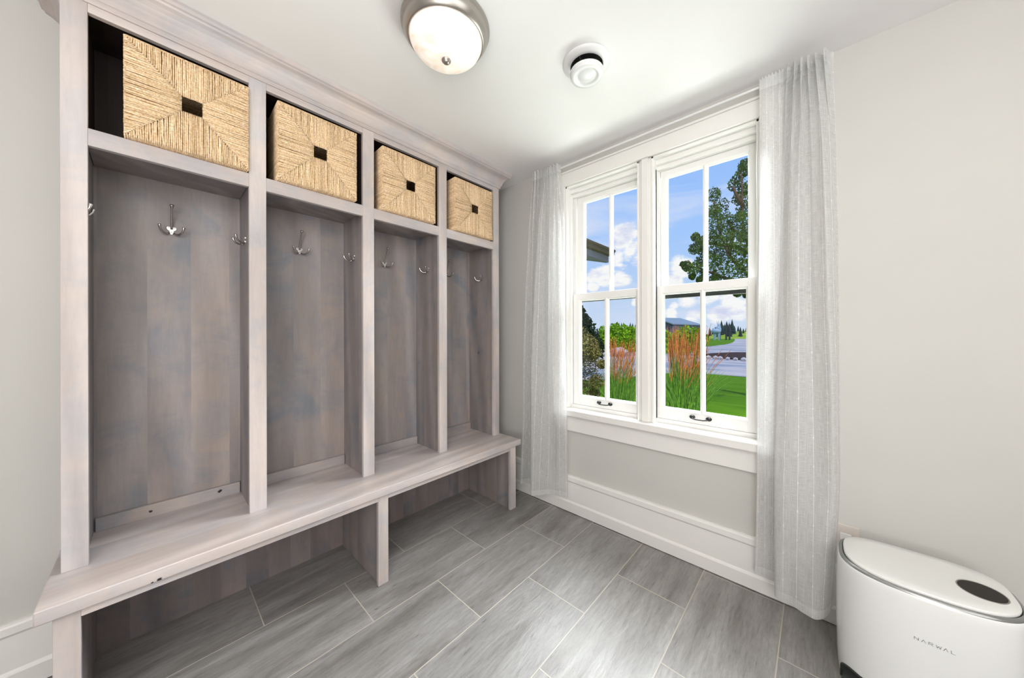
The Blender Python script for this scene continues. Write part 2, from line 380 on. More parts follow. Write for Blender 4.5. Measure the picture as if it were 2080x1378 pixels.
def window(name, x0, x1, lx0, lx1, gl, gu, ux0, ux1):
    """x0,x1 opening; lx lower sash outer; gl lower glass openings; gu upper glass openings"""
    root = thing(name, None, None, (x0, 0, .705), kind='structure')
    def L(o): return local(o, root)
    bm = new()
    box(bm, x0, x0+.012, .0, .18, .705, 2.235); box(bm, x1-.012, x1, .0, .18, .705, 2.235)   # jambs
    box(bm, x0+.012, lx0-.001, .036, .05, .727, 2.172); box(bm, lx1+.001, x1-.012, .036, .05, .727, 2.172)   # stops
    box(bm, x0+.012, lx0+.006, .078, .13, .727, 2.172); box(bm, lx1-.006, x1-.012, .078, .13, .727, 2.172)
    box(bm, x0, x1, .0, .18, 2.223, 2.235); box(bm, x0+.012, x1-.012, .036, .17, 2.196, 2.223); box(bm, x0+.012, x1-.012, .06, .17, 2.172, 2.196)
    box(bm, x0+.012, x1-.012, .045, .19, .70, .727)
    L(obj('window_frame', bm, M['sash'], bevel=.0015))
    def sash(nm, ox0, ox1, z0, z1, ya, yb, G, gz0, gz1):
        r = .009
        bm = new()
        box(bm, ox0, G[0][0]-r, ya, yb, z0, z1); box(bm, G[1][1]+r, ox1, ya, yb, z0, z1)
        box(bm, G[0][0]-r, G[1][1]+r, ya, yb, z0, gz0-r); box(bm, G[0][0]-r, G[1][1]+r, ya, yb, gz1+r, z1)
        # sloped glazing bead round each light + muntin bar
        for (a, b) in G:
            o_ = [(a-r, gz0-r), (b+r, gz0-r), (b+r, gz1+r), (a-r, gz1+r)]
            i_ = [(a, gz0), (b, gz0), (b, gz1), (a, gz1)]
            V1 = [bm.verts.new((x, ya+.002, z)) for x, z in o_]; V2 = [bm.verts.new((x, ya+.012, z)) for x, z in i_]; V3 = [bm.verts.new((x, yb-.004, z)) for x, z in i_]
            for i in range(4):
                j = (i+1) % 4
                bm.faces.new((V1[i], V1[j], V2[j], V2[i])); bm.faces.new((V2[i], V2[j], V3[j], V3[i]))
        mx0, mx1 = G[0][1]+r, G[1][0]-r
        if mx1 > mx0: box(bm, mx0, mx1, ya+.001, yb-.003, gz0-r, gz1+r)
        s = L(obj(nm, bm, M['sash'], bevel=.001))
        bm = new(); ym = (ya+yb)/2+.006
        box(bm, G[0][0]-.004, G[1][1]+.004, ym-.0015, ym+.0015, gz0-.004, gz1+.004)
        g = obj('pane', bm, M['glass']); g.parent = s
        return s
    lower = sash('lower_sash', lx0, lx1, .728, 1.493, .050, .078, gl, .795, 1.442)
    upper = sash('upper_sash', ux0, ux1, 1.452, 2.171, .090, .118, gu, 1.500, 2.128)
    bm = new()
    box(bm, ux0+.01, ux1-.01, .119, .132, 1.424 if x0 > 1 else 1.441, 1.452)
    sb = obj('weather_bar', bm, M['dark_metal'], bevel=.001); sb.parent = upper
    bm = new()
    xm = (gl[0][1]+gl[1][0])/2 - .008
    tube(bm, [(xm-.038, .034, .762), (xm-.034, .026, .759), (xm-.018, .022, .757), (xm+.018, .022, .757), (xm+.034, .026, .759), (xm+.038, .034, .762)], .0032, 8)
    for s in (-1, 1):
        rings = []
        for r_, yy in ((.0125, .050), (.0125, .044), (.008, .036), (.002, .034)):
            rings.append([bm.verts.new((xm+s*.040+r_*1.15*math.cos(2*PI*j/20), yy, .763+r_*.85*math.sin(2*PI*j/20))) for j in range(20)])
        for a, b in zip(rings, rings[1:]):
            for j in range(20): bm.faces.new((a[j], a[(j+1)%20], b[(j+1)%20], b[j]))
        bm.faces.new(rings[-1])
    lf = obj('sash_lift', bm, M['dark_metal'], smooth=True); lf.parent = lower
    lf['label'] = 'dark bronze sash lift handle'
    return root
window('window_1', .755, 1.272, .784, 1.262, ((.838,1.016),(1.044,1.224)), ((.850,1.029),(1.056,1.236)), .794, 1.252)
window('window_2', 1.344, 1.85, 1.345+.012, 1.834, ((1.395,1.581),(1.605,1.788)), ((1.402,1.587),(1.611,1.792)), 1.366, 1.828)

# ------------------------------------------------------------------ bench
BE = thing('storage_bench', 'long low grey-washed wooden bench on three legs under the coat lockers', 'bench', (.25, -1.16, 0))
def B(o): return local(o, BE)
def pb(name, mat, *d, bevel=.0015): return part_box(name, mat, None, *d, bevel=bevel)
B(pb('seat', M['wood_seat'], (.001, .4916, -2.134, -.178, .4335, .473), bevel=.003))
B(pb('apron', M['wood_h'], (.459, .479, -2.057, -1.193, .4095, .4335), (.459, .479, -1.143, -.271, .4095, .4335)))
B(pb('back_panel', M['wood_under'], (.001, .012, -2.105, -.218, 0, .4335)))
for (a, b, pa, pb_) in ((-2.105, -2.057, -2.098, -2.062), (-1.193, -1.143, -1.186, -1.150), (-.271, -.218, -.262, -.226)):
    lg = B(pb('leg', M['wood_v'], (.459, .479, a, b, 0, .4335)))
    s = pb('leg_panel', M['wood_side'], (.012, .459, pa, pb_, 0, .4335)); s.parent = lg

# ------------------------------------------------------------------ locker tower
YS = [(-2.111, -2.0577), (-1.650, -1.592), (-1.187, -1.129), (-.7225, -.6645), (-.2575, -.2015)]
XS = .298
LK = thing('coat_locker', 'tall grey-washed wooden coat locker with four open bays and crown moulding', 'locker', (.15, -1.16, .473))
def K(o): return local(o, LK)
for (a, b) in YS: K(pb('stile', M['wood_v'], (XS-.02, XS, a, b, .473, 2.36)))
for i in range(4):
    a, b = YS[i][1], YS[i+1][0]
    K(pb('rail', M['wood_h'], (XS-.02, XS, a, b, 1.8327, 1.8886)))
    K(pb('top_rail', M['wood_h'], (XS-.02, XS, a, b, 2.264, 2.36)))
    K(pb('cubby_shelf', M['wood_side'], (.012, XS-.02, a-.008, b+.008, 1.858, 1.8856)))
    K(pb('cleat', M['wood_kick'], (.012, .030, a-.006, b+.006, .473, .524)))
    # thin near-black lining, paints in the shade inside the basket cubby
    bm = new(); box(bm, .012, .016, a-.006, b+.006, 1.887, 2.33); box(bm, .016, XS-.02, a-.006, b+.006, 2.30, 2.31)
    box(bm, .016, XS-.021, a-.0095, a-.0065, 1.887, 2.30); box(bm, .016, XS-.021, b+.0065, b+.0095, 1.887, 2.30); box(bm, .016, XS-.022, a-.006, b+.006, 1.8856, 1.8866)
    K(obj('cubby_shade_lining', bm, M['wood_shade']))
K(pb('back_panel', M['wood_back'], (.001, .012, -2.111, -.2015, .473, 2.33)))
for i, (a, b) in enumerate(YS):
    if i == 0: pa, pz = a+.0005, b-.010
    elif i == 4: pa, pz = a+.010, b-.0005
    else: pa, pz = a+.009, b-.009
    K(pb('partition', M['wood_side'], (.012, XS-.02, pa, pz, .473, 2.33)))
# crown: mitred sweep with returns to the wall
prof = [(0, 2.292), (.006, 2.292), (.010, 2.298), (.010, 2.306), (.014, 2.309), (.017, 2.316), (.020, 2.326), (.026, 2.340), (.036, 2.354), (.049, 2.364), (.062, 2.370), (.064, 2.377), (.070, 2.380), (.073, 2.390), (.073, CEIL-.0005), (-.02, CEIL-.0005), (-.02, 2.292)]
bm = new(); cols = []
yl, yr = -2.111, -.2015
for d, z in prof:
    cols.append([bm.verts.new(p) for p in ((.0, yl-d, z), (XS+d, yl-d, z), (XS+d, yr+d, z), (.0, yr+d, z))])
for i in range(len(prof)):
    a, b = cols[i], cols[(i+1) % len(prof)]
    for j in range(3): bm.faces.new((a[j], a[j+1], b[j+1], b[j]))
K(obj('crown_moulding', bm, M['wood_h']))

# ------------------------------------------------------------------ coat hooks
def hook_parts(root, upper=True):
    """mounted on the plane x=0 facing +x, plate centre at origin"""
    bm = new()
    # three-lobed plate
    N = 48; ring = []; ring2 = []
    for j in range(N):
        a = 2*PI*j/N
        r = .0125 + .0045*math.cos(3*(a-PI/2+PI/3)) 
        y, z = r*math.cos(a)*1.05, r*math.sin(a)*1.25
        ring.append(bm.verts.new((.0, y, z))); ring2.append(bm.verts.new((.0035, y*.93, z*.93)))
    for j in range(N): bm.faces.new((ring[j], ring[(j+1)%N], ring2[(j+1)%N], ring2[j]))
    bm.faces.new(ring2)
    p = obj('plate', bm, M['nickel'], root, bevel=.0005)
    bm = new()
    for (y, z) in ((-.008, .009), (.008, .009), (0, -.010)):
        for r_, x in ((.0026, .0035),):
            c = [bm.verts.new((x, y+r_*math.cos(2*PI*j/10), z+r_*math.sin(2*PI*j/10))) for j in range(10)]
            c2 = [bm.verts.new((x+.0012, y+r_*.8*math.cos(2*PI*j/10), z+r_*.8*math.sin(2*PI*j/10))) for j in range(10)]
            for j in range(10): bm.faces.new((c[j], c[(j+1)%10], c2[(j+1)%10], c2[j]))
            bm.faces.new(c2)
    s = obj('screw', bm, M['nickel_dull'], root); s.parent = p
    for sgn in (-1, 1):
        bm = new()
        pts = [(.003, sgn*.006, -.014), (.009, sgn*.013, -.019), (.019, sgn*.022, -.019), (.029, sgn*.030, -.012), (.035, sgn*.034, -.001), (.037, sgn*.035, .008), (.0375, sgn*.0355, .011)]
        tube(bm, pts, .004, 10, radii=[.0035, .0040, .0040, .0038, .0040, .0050, .0052])
        obj('lower_prong', bm, M['nickel'], root, smooth=True)
    if upper:
        bm = new()
        pts = [(.003, 0, .004), (.008, 0, .016), (.016, 0, .034), (.027, 0, .058), (.038, 0, .078), (.046, 0, .092), (.048, 0, .095)]
        tube(bm, pts, .004, 10, radii=[.0042, .0040, .0036, .0034, .0036, .0068, .0072])
        obj('upper_prong', bm, M['nickel'], root, smooth=True)
BACKH = [-1.864, -1.398, -.935, -.466]
back_lab = ['polished triple coat hook on the back panel of the leftmost locker bay',
            'polished triple coat hook on the back panel of the second bay from the left',
            'polished triple coat hook on the back panel of the third bay from the left',
            'polished triple coat hook on back panel of the rightmost bay, half hidden by stile']
def copy_tree(o, parent=None):
    c = o.copy(); C.objects.link(c); c.parent = parent
    for ch in [x for x in o.children]: copy_tree(ch, c)
    return c
h0 = thing('coat_hook', back_lab[0], 'hook', (.0125, BACKH[0], 1.662), 'triple coat hooks on the back panels')
hook_parts(h0)
for i in (1, 2, 3):
    h = copy_tree(h0); h.location = (.0125, BACKH[i], 1.662); h['label'] = back_lab[i]
side_lab = ['small double-prong coat hook on the right-hand side of the leftmost locker bay',
            'small double-prong coat hook on the right-hand side of the second bay from the left',
            'small double-prong coat hook on the right-hand side of the third bay from the left',
            'small double-prong coat hook on the right-hand side of the rightmost bay, nearest the window']
s0 = thing('coat_hook', side_lab[0], 'hook', (.155, YS[1][0]+.0085, 1.640), 'double coat hooks on the bay sides', rz=-PI/2)
hook_parts(s0, upper=False)
for i in (1, 2, 3):
    h = copy_tree(s0); h.location = (.155, (YS[i+1][0]+.0085 if i < 3 else YS[4][0]+.0095), 1.640); h['label'] = side_lab[i]
h = copy_tree(s0); h.location = (.262, YS[0][1]-.031, 1.634); h.rotation_euler = (0, 0, PI/2)
h['label'] = 'coat hook tip peeking from behind the far left stile of the leftmost bay'

# ------------------------------------------------------------------ baskets
BW, BH, BD = .330, .341, .285          # width (y), height (z), depth (x)
def strand(bm, p0, p1, r, seg=6, wob=.0006, nrm=(1,0,0), n=5):
    p0, p1 = Vector(p0), Vector(p1); pts = []
    for i in range(n+1):
        t = i/n
        p = p0.lerp(p1, t) + Vector((random.uniform(-wob, wob), random.uniform(-wob, wob), random.uniform(-wob, wob)))
        pts.append(p)
    tube(bm, pts, r, seg, caps=True)
def make_basket():
    root = thing('woven_basket', '', 'basket', (0, 0, 0), 'woven seagrass baskets in the upper cubbies')
    w, h, d = BW/2, BH, BD
    hw, hh = .0275, .0275                 # handle opening half size
    zc = .174
    # core board with a hole (frame the rope is wound on)
    bm = new(); t = .004
    xf = -.006
    box(bm, xf-t, xf, -w+.006, -hw-.003, .006, h-.006); box(bm, xf-t, xf, hw+.003, w-.006, .006, h-.006)
    box(bm, xf-t, xf, -hw-.003, hw+.003, .006, zc-hh-.003); box(bm, xf-t, xf, -hw-.003, hw+.003, zc+hh+.003, h-.006)
    obj('inner_core', bm, M['basket_core'], root)
    bm = new(); p = .0052; r = .0025
    n = int(2*w/p)
    for i in range(n+1):
        y = -w+.003 + i*(2*w-.006)/n
        # vertical strands above and below: their inner end follows the mitre line to the hole corner
        f = max(0, (abs(y)-hw)/(w-hw))
        bulge = .003*(1-abs(y)/w)
        zt = zc+hh + (h-zc-hh)*f; zb = zc-hh - (zc-hh)*f
        rr = r*random.uniform(.88, 1.12)
        if h-zt > .004: strand(bm, (-.003+bulge, y, zt), (-.004, y+random.uniform(-.0015,.0015), h-.001), rr)
        if zb > .004: strand(bm, (-.003+bulge, y, .001), (-.003+bulge, y+random.uniform(-.001,.001), zb), rr)
    n = int(h/p)
    for i in range(n+1):
        z = .003 + i*(h-.006)/n
        f = max(0, ((z-zc)-hh)/(h-zc-hh)) if z > zc else max(0, ((zc-z)-hh)/(zc-hh))
        yi = hw + (w-hw)*f
        for s in (-1, 1):
            rr = r*random.uniform(.88, 1.12)
            if w-yi > .004: strand(bm, (-.001, s*yi, z), (-.0045, s*(w-.001), z+random.uniform(-.0015,.0015)), rr)
    obj('front_panel', bm, M['rope'], root, smooth=True)
    for s, nm in ((-1, 'side_panel'), (1, 'side_panel')):
        bm = new()
        for i in range(n+1):
            z = .003 + i*(h-.006)/n
            strand(bm, (-.003, s*(w-.002), z), (-d, s*(w-.004), z), r*random.uniform(.9,1.1), seg=5, n=3)
        box(bm, -d, -.006, s*(w-.004)-.0012, s*(w-.004)+.0012, .004, h-.004)
        obj(nm, bm, M['rope'], root, smooth=True)
    bm = new()
    for i in range(n+1):
        z = .003 + i*(h-.006)/n
        strand(bm, (-d, -w+.004, z), (-d, w-.004, z), r, seg=4, n=2)
    obj('rear_panel', bm, M['rope'], root, smooth=True)
    bm = new(); box(bm, -d, -.008, -w+.006, w-.006, .001, .005)
    m = int(2*w/p)
    for i in range(m+1):
        y = -w+.003 + i*(2*w-.006)/m
        strand(bm, (-.002, y, .0015), (-d, y, .0015), r*.9, seg=4, n=2, wob=.0003)
    obj('base', bm, M['rope'], root, smooth=True)
    bm = new(); tube(bm, [(-.005, -w+.004, h-.002), (-.005, w-.004, h-.002), (-d, w-.004, h-.002), (-d, -w+.004, h-.002), (-.005, -w+.004, h-.002)], .0036, 6)
    obj('rim', bm, M['rope'], root, smooth=True)
    return root
blab = ['square woven seagrass basket in the leftmost cubby with a wide dark gap on its left',
        'square woven seagrass basket in the second cubby from the left, its left side showing',
        'square woven seagrass basket in the third cubby from the left',
        'square woven seagrass basket in the rightmost cubby, nearest the window wall']
b0 = make_basket()
bpos = [(.318, -1.818, 0), (.318, -1.390, -.008), (.318, -.926, -.012), (.318, -.447, -.008)]
for i in range(4):
    b = b0 if i == 0 else copy_tree(b0)
    x, y, a = bpos[i]; b.location = (x, y, 1.8935); b.rotation_euler = (0, 0, a); b['label'] = blab[i]

# ------------------------------------------------------------------ curtains and rod
def catmull(v, t):
    n = len(v)-1; x = min(max(t, 0), .99999)*n; i = int(x); f = x-i
    g = lambda k: v[min(max(k, 0), n)]
    a, b, c, d = g(i-1), g(i), g(i+1), g(i+2)
    return .5*((2*b)+(-a+c)*f+(2*a-5*b+4*c-d)*f*f+(-a+3*b-3*c+d)*f**3)
def interp_rows(zs, rows, z):
    # monotone linear with smoothstep between rows
    for i in range(len(zs)-1):
        if zs[i] >= z >= zs[i+1]:
            f = (zs[i]-z)/(zs[i]-zs[i+1]); 
            g = lambda k: rows[min(max(k,0),len(rows)-1)]
            out = []
            for a, b, c, d in zip(g(i-1), g(i), g(i+1), g(i+2)):
                out.append(b+(c-b)*(f*f*(3-2*f)*.4+f*.6))
            return out
    return rows[-1] if z < zs[-1] else rows[0]
def curtain(name, label, zs, X, Y, width, top_amp, hemz, seed, gather0=0.0, npl=9):
    rnd = random.Random(seed)
    ph = [rnd.uniform(-1, 1) for _ in range(40)]
    NU, NV = 260, 150
    bm = new(); uvl = bm.loops.layers.uv.new('UVMap'); grid = []
    ztop = 2.362
    for j in range(NV+1):
        t = j/NV; row = []
        z0 = ztop + (zs[-1]-ztop)*t
        zz = min(z0, zs[0])
        xr = interp_rows(zs, X, zz); yr_ = interp_rows(zs, Y, zz)
        for i in range(NU+1):
            u = i/NU
            x = catmull(xr, u); y = catmull(yr_, u)
            d = max(0., (zs[0]-z0))
            # gathers at the rod that die out into soft folds lower down
            k = int(u*npl*2)
            g = math.sin(2*PI*npl*u + 1.3*math.sin(5*u+ph[3]*3)) 
            gate = 1/(1+math.exp(-(u-gather0)*40)) if gather0 > 0 else 1
            amp = top_amp*gate*(.95*math.exp(-d*3.6)+.22*math.exp(-d*1.1)+.03)
            y += -amp*g
            x += amp*.45*math.cos(2*PI*npl*u+ph[5])
            # finer ripples right under the rod pocket
            if d < .5: y += .0025*gate*math.sin(2*PI*npl*2.7*u+ph[7])*math.exp(-d*9)
            y += .006*math.sin(11*u+1.2*z0+ph[9])*min(1, d*2)+.004*math.sin(17*u-.8*z0+ph[6])*min(1, d*2) + .0018*math.sin(23*u-5*z0+ph[2])
            x += .0015*math.sin(4*z0+7*u+ph[1])
            if z0 > 2.325: y = min(y, -.0825)
            zz2 = z0
            if t > .9: zz2 += hemz(u)*((t-.9)/.1)
            if z0 > 2.33: zz2 += .006*math.sin(2*PI*npl*2*u+ph[4])*(z0-2.33)/.03
            row.append(bm.verts.new((x, y, zz2)))
        grid.append(row)
    for j in range(NV):
        for i in range(NU):
            f = bm.faces.new((grid[j][i], grid[j][i+1], grid[j+1][i+1], grid[j+1][i]))
            for lp, (ii, jj) in zip(f.loops, ((i, j), (i+1, j), (i+1, j+1), (i, j+1))):
                lp[uvl].uv = (ii/NU*width, ztop+(zs[-1]-ztop)*jj/NV)
    o = obj(name, bm, M['curtain'], smooth=True); tag(o, label, 'curtain', 'sheer curtains at the window'); return o
ZS = [2.335, 1.95, 1.5, 1.0, .62, .10]
curtain('curtain', 'pale sheer linen curtain left of the window, beside the coat locker', ZS,
  [[.537,.570,.603,.636,.669,.701,.735,.768],
   [.492,.528,.560,.600,.650,.700,.748,.790],
   [.466,.505,.536,.580,.642,.695,.750,.798],
   [.445,.484,.515,.566,.634,.688,.752,.812],
   [.430,.467,.500,.567,.630,.685,.752,.818],
   [.410,.450,.492,.570,.616,.668,.735,.806]],
  [[-.093]*8,
   [-.095,-.072,-.056,-.118,-.088,-.108,-.078,-.080],
   [-.098,-.065,-.045,-.134,-.090,-.112,-.074,-.080],
   [-.098,-.056,-.040,-.146,-.100,-.112,-.074,-.080],
   [-.085,-.050,-.038,-.150,-.134,-.082,-.088,-.078],
   [-.085,-.045,-.035,-.162,-.142,-.072,-.066,-.055]],
  .62, .014, lambda u: .02*max(0, u-.75)/.25, 3, 0, 9)
curtain('curtain', 'pale sheer linen curtain right of the window, hanging behind the white appliance', ZS,
  [[1.860,1.892,1.926,1.958,1.990,2.024,2.060,2.094],
   [1.858,1.890,1.925,1.948,1.985,2.030,2.075,2.108],
   [1.855,1.888,1.924,1.935,1.982,2.035,2.088,2.116],
   [1.850,1.885,1.920,1.926,1.978,2.040,2.100,2.121],
   [1.846,1.881,1.917,1.920,1.974,2.043,2.102,2.121],
   [1.836,1.874,1.911,1.918,1.970,2.040,2.078,2.098]],
  [[-.093]*8,
   [-.080,-.084,-.078,-.070,-.135,-.092,-.138,-.066],
   [-.076,-.082,-.072,-.085,-.155,-.098,-.146,-.056],
   [-.076,-.082,-.068,-.128,-.168,-.112,-.150,-.046],
   [-.076,-.080,-.068,-.150,-.172,-.138,-.146,-.040],
   [-.066,-.058,-.050,-.156,-.178,-.196,-.148,-.040]],
  .60, .019, lambda u: .012*(1-u), 11, .38, 10)
RD = thing('curtain_rod', 'thin white metal curtain rod spanning above the window', 'curtain rod', (1.31, -.075, 2.336))
bm = new(); tube(bm, [(.545, -.012, 2.336), (.545, -.06, 2.336), (.552, -.072, 2.336), (.565, -.075, 2.336), (2.055, -.075, 2.336), (2.070, -.072, 2.336), (2.078, -.06, 2.336), (2.078, -.012, 2.336)], .0052, 10)
local(obj('rod', bm, M['vent'], smooth=True), RD)
for x in (.545, 2.078):
    bm = new(); box(bm, x-.010, x+.010, -.014, 0, 2.315, 2.357); local(obj('bracket', bm, M['vent'], bevel=.002), RD)

# ------------------------------------------------------------------ wall outlet
OT = thing('outlet_plate', 'small pale outlet plate on the wall behind the white appliance', 'outlet', (2.138, 0, .367))
bm = new(); box(bm, 2.098, 2.178, -.006, 0, .310, .425); local(obj('cover', bm, M['outlet'], bevel=.002), OT)
for z in (.336, .376):
    bm = new(); box(bm, 2.121, 2.155, -.008, -.0055, z-.014, z+.014); local(obj('socket', bm, M['sash'], bevel=.002), OT)

# ------------------------------------------------------------------ robot vacuum base station
DX, DY = 2.303, -.238
def outline(theta, a=.2, b=.148):
    c, s = math.cos(theta), math.sin(theta)
    n = 2.55 if s < 0 else 3.6
    r = (abs(c)**n + abs(s)**n)**(-1/n)
    return a*r*c, b*r*s
def ring(bm, sc, z, N, inset=0.0, zf=None):
    out = []
    for j in range(N):
        th = 2*PI*j/N
        x, y = outline(th)
        L = math.hypot(x, y); k = (L*sc-inset)/L
        out.append(bm.verts.new((DX+x*k, DY+y*k, zf(x*k, y*k) if zf else z)))
    return out
def bridge(bm, a, b, skip=None):
    N = len(a)
    for j in range(N):
        if skip and skip(a[j], a[(j+1)%N], b[j]): continue
        bm.faces.new((a[j], a[(j+1)%N], b[(j+1)%N], b[j]))
ST = thing('cleaning_station', 'glossy white rounded robot vacuum base station with dark oval panel on its lid', 'appliance', (DX, DY, 0))
N = 480
bm = new()
OX0, OX1, OZ = 2.1135, 2.4925, .080
levels = [(.965, .004), (.975, .012), (.980, .024), (.984, .034)] + [(.986+.009*i/14, .040+.0028*i) for i in range(14)] + [(.995, OZ), (1.0, .14), (1.003, .2), (1.004, .27), (1.002, .33), (.998, .37), (.994, .395), (.990, .408), (.983, .417), (.974, .4225), (.966, .4240)]
rings = [ring(bm, s, z, N) for s, z in levels]
def sk(p, q, r):
    x = (p.co.x+q.co.x)/2; zz = (p.co.z+r.co.z)/2
    if not (p.co.y < DY-.02 and OX0 < x < OX1 and r.co.z <= OZ+.001): return False
    dx = min(x-OX0, OX1-x); cr = .030
    if dx < cr and zz > OZ-cr: return (cr-dx)**2+(zz-(OZ-cr))**2 < cr*cr
    return True
for a, b in zip(rings, rings[1:]): bridge(bm, a, b, sk)
body = local(obj('body', bm, M['plastic'], smooth=True), ST)
# docking bay
bm = new()
y0, y1 = DY-.131, DY+.09
v = lambda *p: bm.verts.new(p)
xa, xb = OX0-.0, OX1+.0
pts = []
for i in range(17):
    x = xa+(xb-xa)*i/16
    # front edge of bay follows the body
    c = min(.999, abs((x-DX)/.199)); yy = DY-.148*(1-c**2.55)**(1/2.55)*.985
    pts.append((x, yy))
top_f = [v(x, y, OZ) for x, y in pts]; top_b = [v(x, y1, OZ) for x, y in pts]
bot_b = [v(x, y1, .003) for x, y in pts]; bot_f = [v(x, y, .003) for x, y in pts]
for i in range(16):
    bm.faces.new((top_f[i], top_f[i+1], top_b[i+1], top_b[i])); bm.faces.new((top_b[i], top_b[i+1], bot_b[i+1], bot_b[i])); bm.faces.new((bot_b[i], bot_b[i+1], bot_f[i+1], bot_f[i]))
bm.faces.new((top_f[0], top_b[0], bot_b[0], bot_f[0])); bm.faces.new((top_f[-1], top_b[-1], bot_b[-1], bot_f[-1]))
local(obj('docking_bay', bm, M['grey_ring']), ST)
arch = []
for i in range(61):
    x = OX0 + (OX1-OX0)*(.5-.5*math.cos(PI*i/60)); dx = min(x-OX0, OX1-x); cr = .030
    zz = OZ if dx >= cr else OZ-cr+math.sqrt(max(0, cr*cr-(cr-dx)**2))
    arch.append((x, zz))
arch = [(OX0, .004), (OX0, .03)] + arch + [(OX1, .03), (OX1, .004)]
def fy(x, z):
    s_ = .965
    for (s0, z0), (s1, z1) in zip(levels, levels[1:]):
        if z0 <= z <= z1: s_ = s0+(s1-s0)*(z-z0)/(z1-z0)
    c_ = min(.9995, abs((x-DX)/(.2*s_)))
    return DY - .148*s_*(1-c_**2.55)**(1/2.55)
bm = new(); tube(bm, [(x, fy(x, z)-.0005, z) for x, z in arch], .0034, 8)
local(obj('bay_trim', bm, M['groove'], smooth=True), ST)
# grey ring and dark groove round the lid
bm = new()
q = [ring(bm, s, z, N) for s, z in ((.967, .4238), (.962, .4262), (.930, .4315), (.920, .4320), (.916, .4300))]
for a, b in zip(q, q[1:]): bridge(bm, a, b)
local(obj('trim_ring', bm, M['grey_ring'], smooth=True), ST)
bm = new()
q = [ring(bm, s, z, N) for s, z in ((.918, .4304), (.905, .4285), (.888, .4300))]
for a, b in zip(q, q[1:]): bridge(bm, a, b)
local(obj('lid_seam', bm, M['groove'], smooth=True), ST)
bm = new()
q = [ring(bm, s, z, N) for s, z in ((.895, .426), (.905, .4310), (.908, .4350), (.903, .4385), (.890, .4400), (.7, .4405), (.4, .4407), (.1, .4407))]
for a, b in zip(q, q[1:]): bridge(bm, a, b)
bm.faces.new(q[-1])
lid = local(obj('lid', bm, M['plastic_lid'], smooth=True), ST)
# touch panel
bm = new(); lathe(bm, [(0, .4414), (.0440, .4414), (.0452, .4408), (.0455, .4400)], (2.419, -.252), 64)
o = obj('touch_panel', bm, M['dark_gloss']); o.parent = lid; o.matrix_parent_inverse = lid.matrix_parent_inverse.copy(); o.matrix_parent_inverse = Matrix.Identity(4)
o['label'] = 'dark oval touch panel'
bm = new(); lathe(bm, [(.0450, .4403), (.0458, .4416), (.0478, .4416), (.0486, .4403)], (2.419, -.252), 64)
o = obj('panel_bezel', bm, M['nickel_dull'], smooth=True); o.parent = lid
# embossed lettering on the front
def front_y(x, z):
    s = 1.0
    for (s0, z0), (s1, z1) in zip(levels, levels[1:]):
        if z0 <= z <= z1: s = s0+(s1-s0)*(z-z0)/(z1-z0)
    c = min(.999, abs((x-DX)/(.2*s)))
    return DY - .148*s*(1-c**2.55)**(1/2.55)
def strokes(bm, segs, x0, z0, w, h, t):
    for (a, b) in segs:
        ax, az, bx_, bz = x0+a[0]*w, z0+a[1]*h, x0+b[0]*w, z0+b[1]*h
        d = Vector((bx_-ax, bz-az)); n = Vector((-d.y, d.x)).normalized()*t/2
        n4 = []
        for k in range(4):
            (px_, pz_) = ((ax+n.x, az+n.y), (bx_+n.x, bz+n.y), (bx_-n.x, bz-n.y), (ax-n.x, az-n.y))[k]
            n4.append(bm.verts.new((px_, front_y(px_, pz_)-.0007, pz_)))
        bm.faces.new(n4)
L_ = {'N': [((0,0),(0,1)), ((0,1),(1,0)), ((1,0),(1,1))],
      'V': [((0,0),(.5,1)), ((.5,1),(1,0))],
      'R': [((0,0),(0,1)), ((0,1),(.85,1)), ((.85,1),(1,.78)), ((1,.78),(.85,.5)), ((.85,.5),(0,.5)), ((.45,.5),(1,0))],
      'W': [((0,1),(.22,0)), ((.22,0),(.5,.8)), ((.5,.8),(.78,0)), ((.78,0),(1,1))],
      'L': [((0,1),(0,0)), ((0,0),(1,0))]}
bm = new()
for i, ch in enumerate('NVRWVL'):
    strokes(bm, L_[ch], 2.268+i*.0138, .297, .0080 if ch != 'W' else .0098, .0082, .0009)
lt = local(obj('lettering', bm, M['letter']), ST)
lt['label'] = 'thin silver lettering on the front'

# ------------------------------------------------------------------ ceiling lamp
LC = (.99, -1.16)
LP = thing('ceiling_lamp', 'round flush ceiling lamp, brushed nickel pan and frosted glass bowl', 'lamp', (LC[0], LC[1], CEIL))
bm = new(); lathe(bm, [(.163, CEIL), (.166, CEIL-.003), (.1665, CEIL-.010), (.163, CEIL-.016), (.160, CEIL-.018), (.161, CEIL-.022), (.156, CEIL-.036), (.148, CEIL-.048), (.143, CEIL-.053), (.140, CEIL-.0545), (.1375, CEIL-.053), (.136, CEIL-.045)], LC, 96)
local(obj('pan', bm, M['nickel_dull'], smooth=True), LP)
bm = new()
zr = CEIL-.051
prof = [(.1365, CEIL-.046)] + [(.1365*math.cos(a), zr-.076*math.sin(a)**1.05) for a in [PI/2*i/22 for i in range(22)]] + [(0, zr-.076)]
lathe(bm, prof, LC, 96)
local(obj('glass_bowl', bm, M['lampglass'], smooth=True), LP)
bm = new(); z = zr-.0755
lathe(bm, [(.0, z+.004), (.016, z+.003), (.0175, z), (.017, z-.004), (.0125, z-.006), (.012, z-.010), (.008, z-.013), (0, z-.014)], LC, 32)
local(obj('finial', bm, M['nickel_dull'], smooth=True), LP)

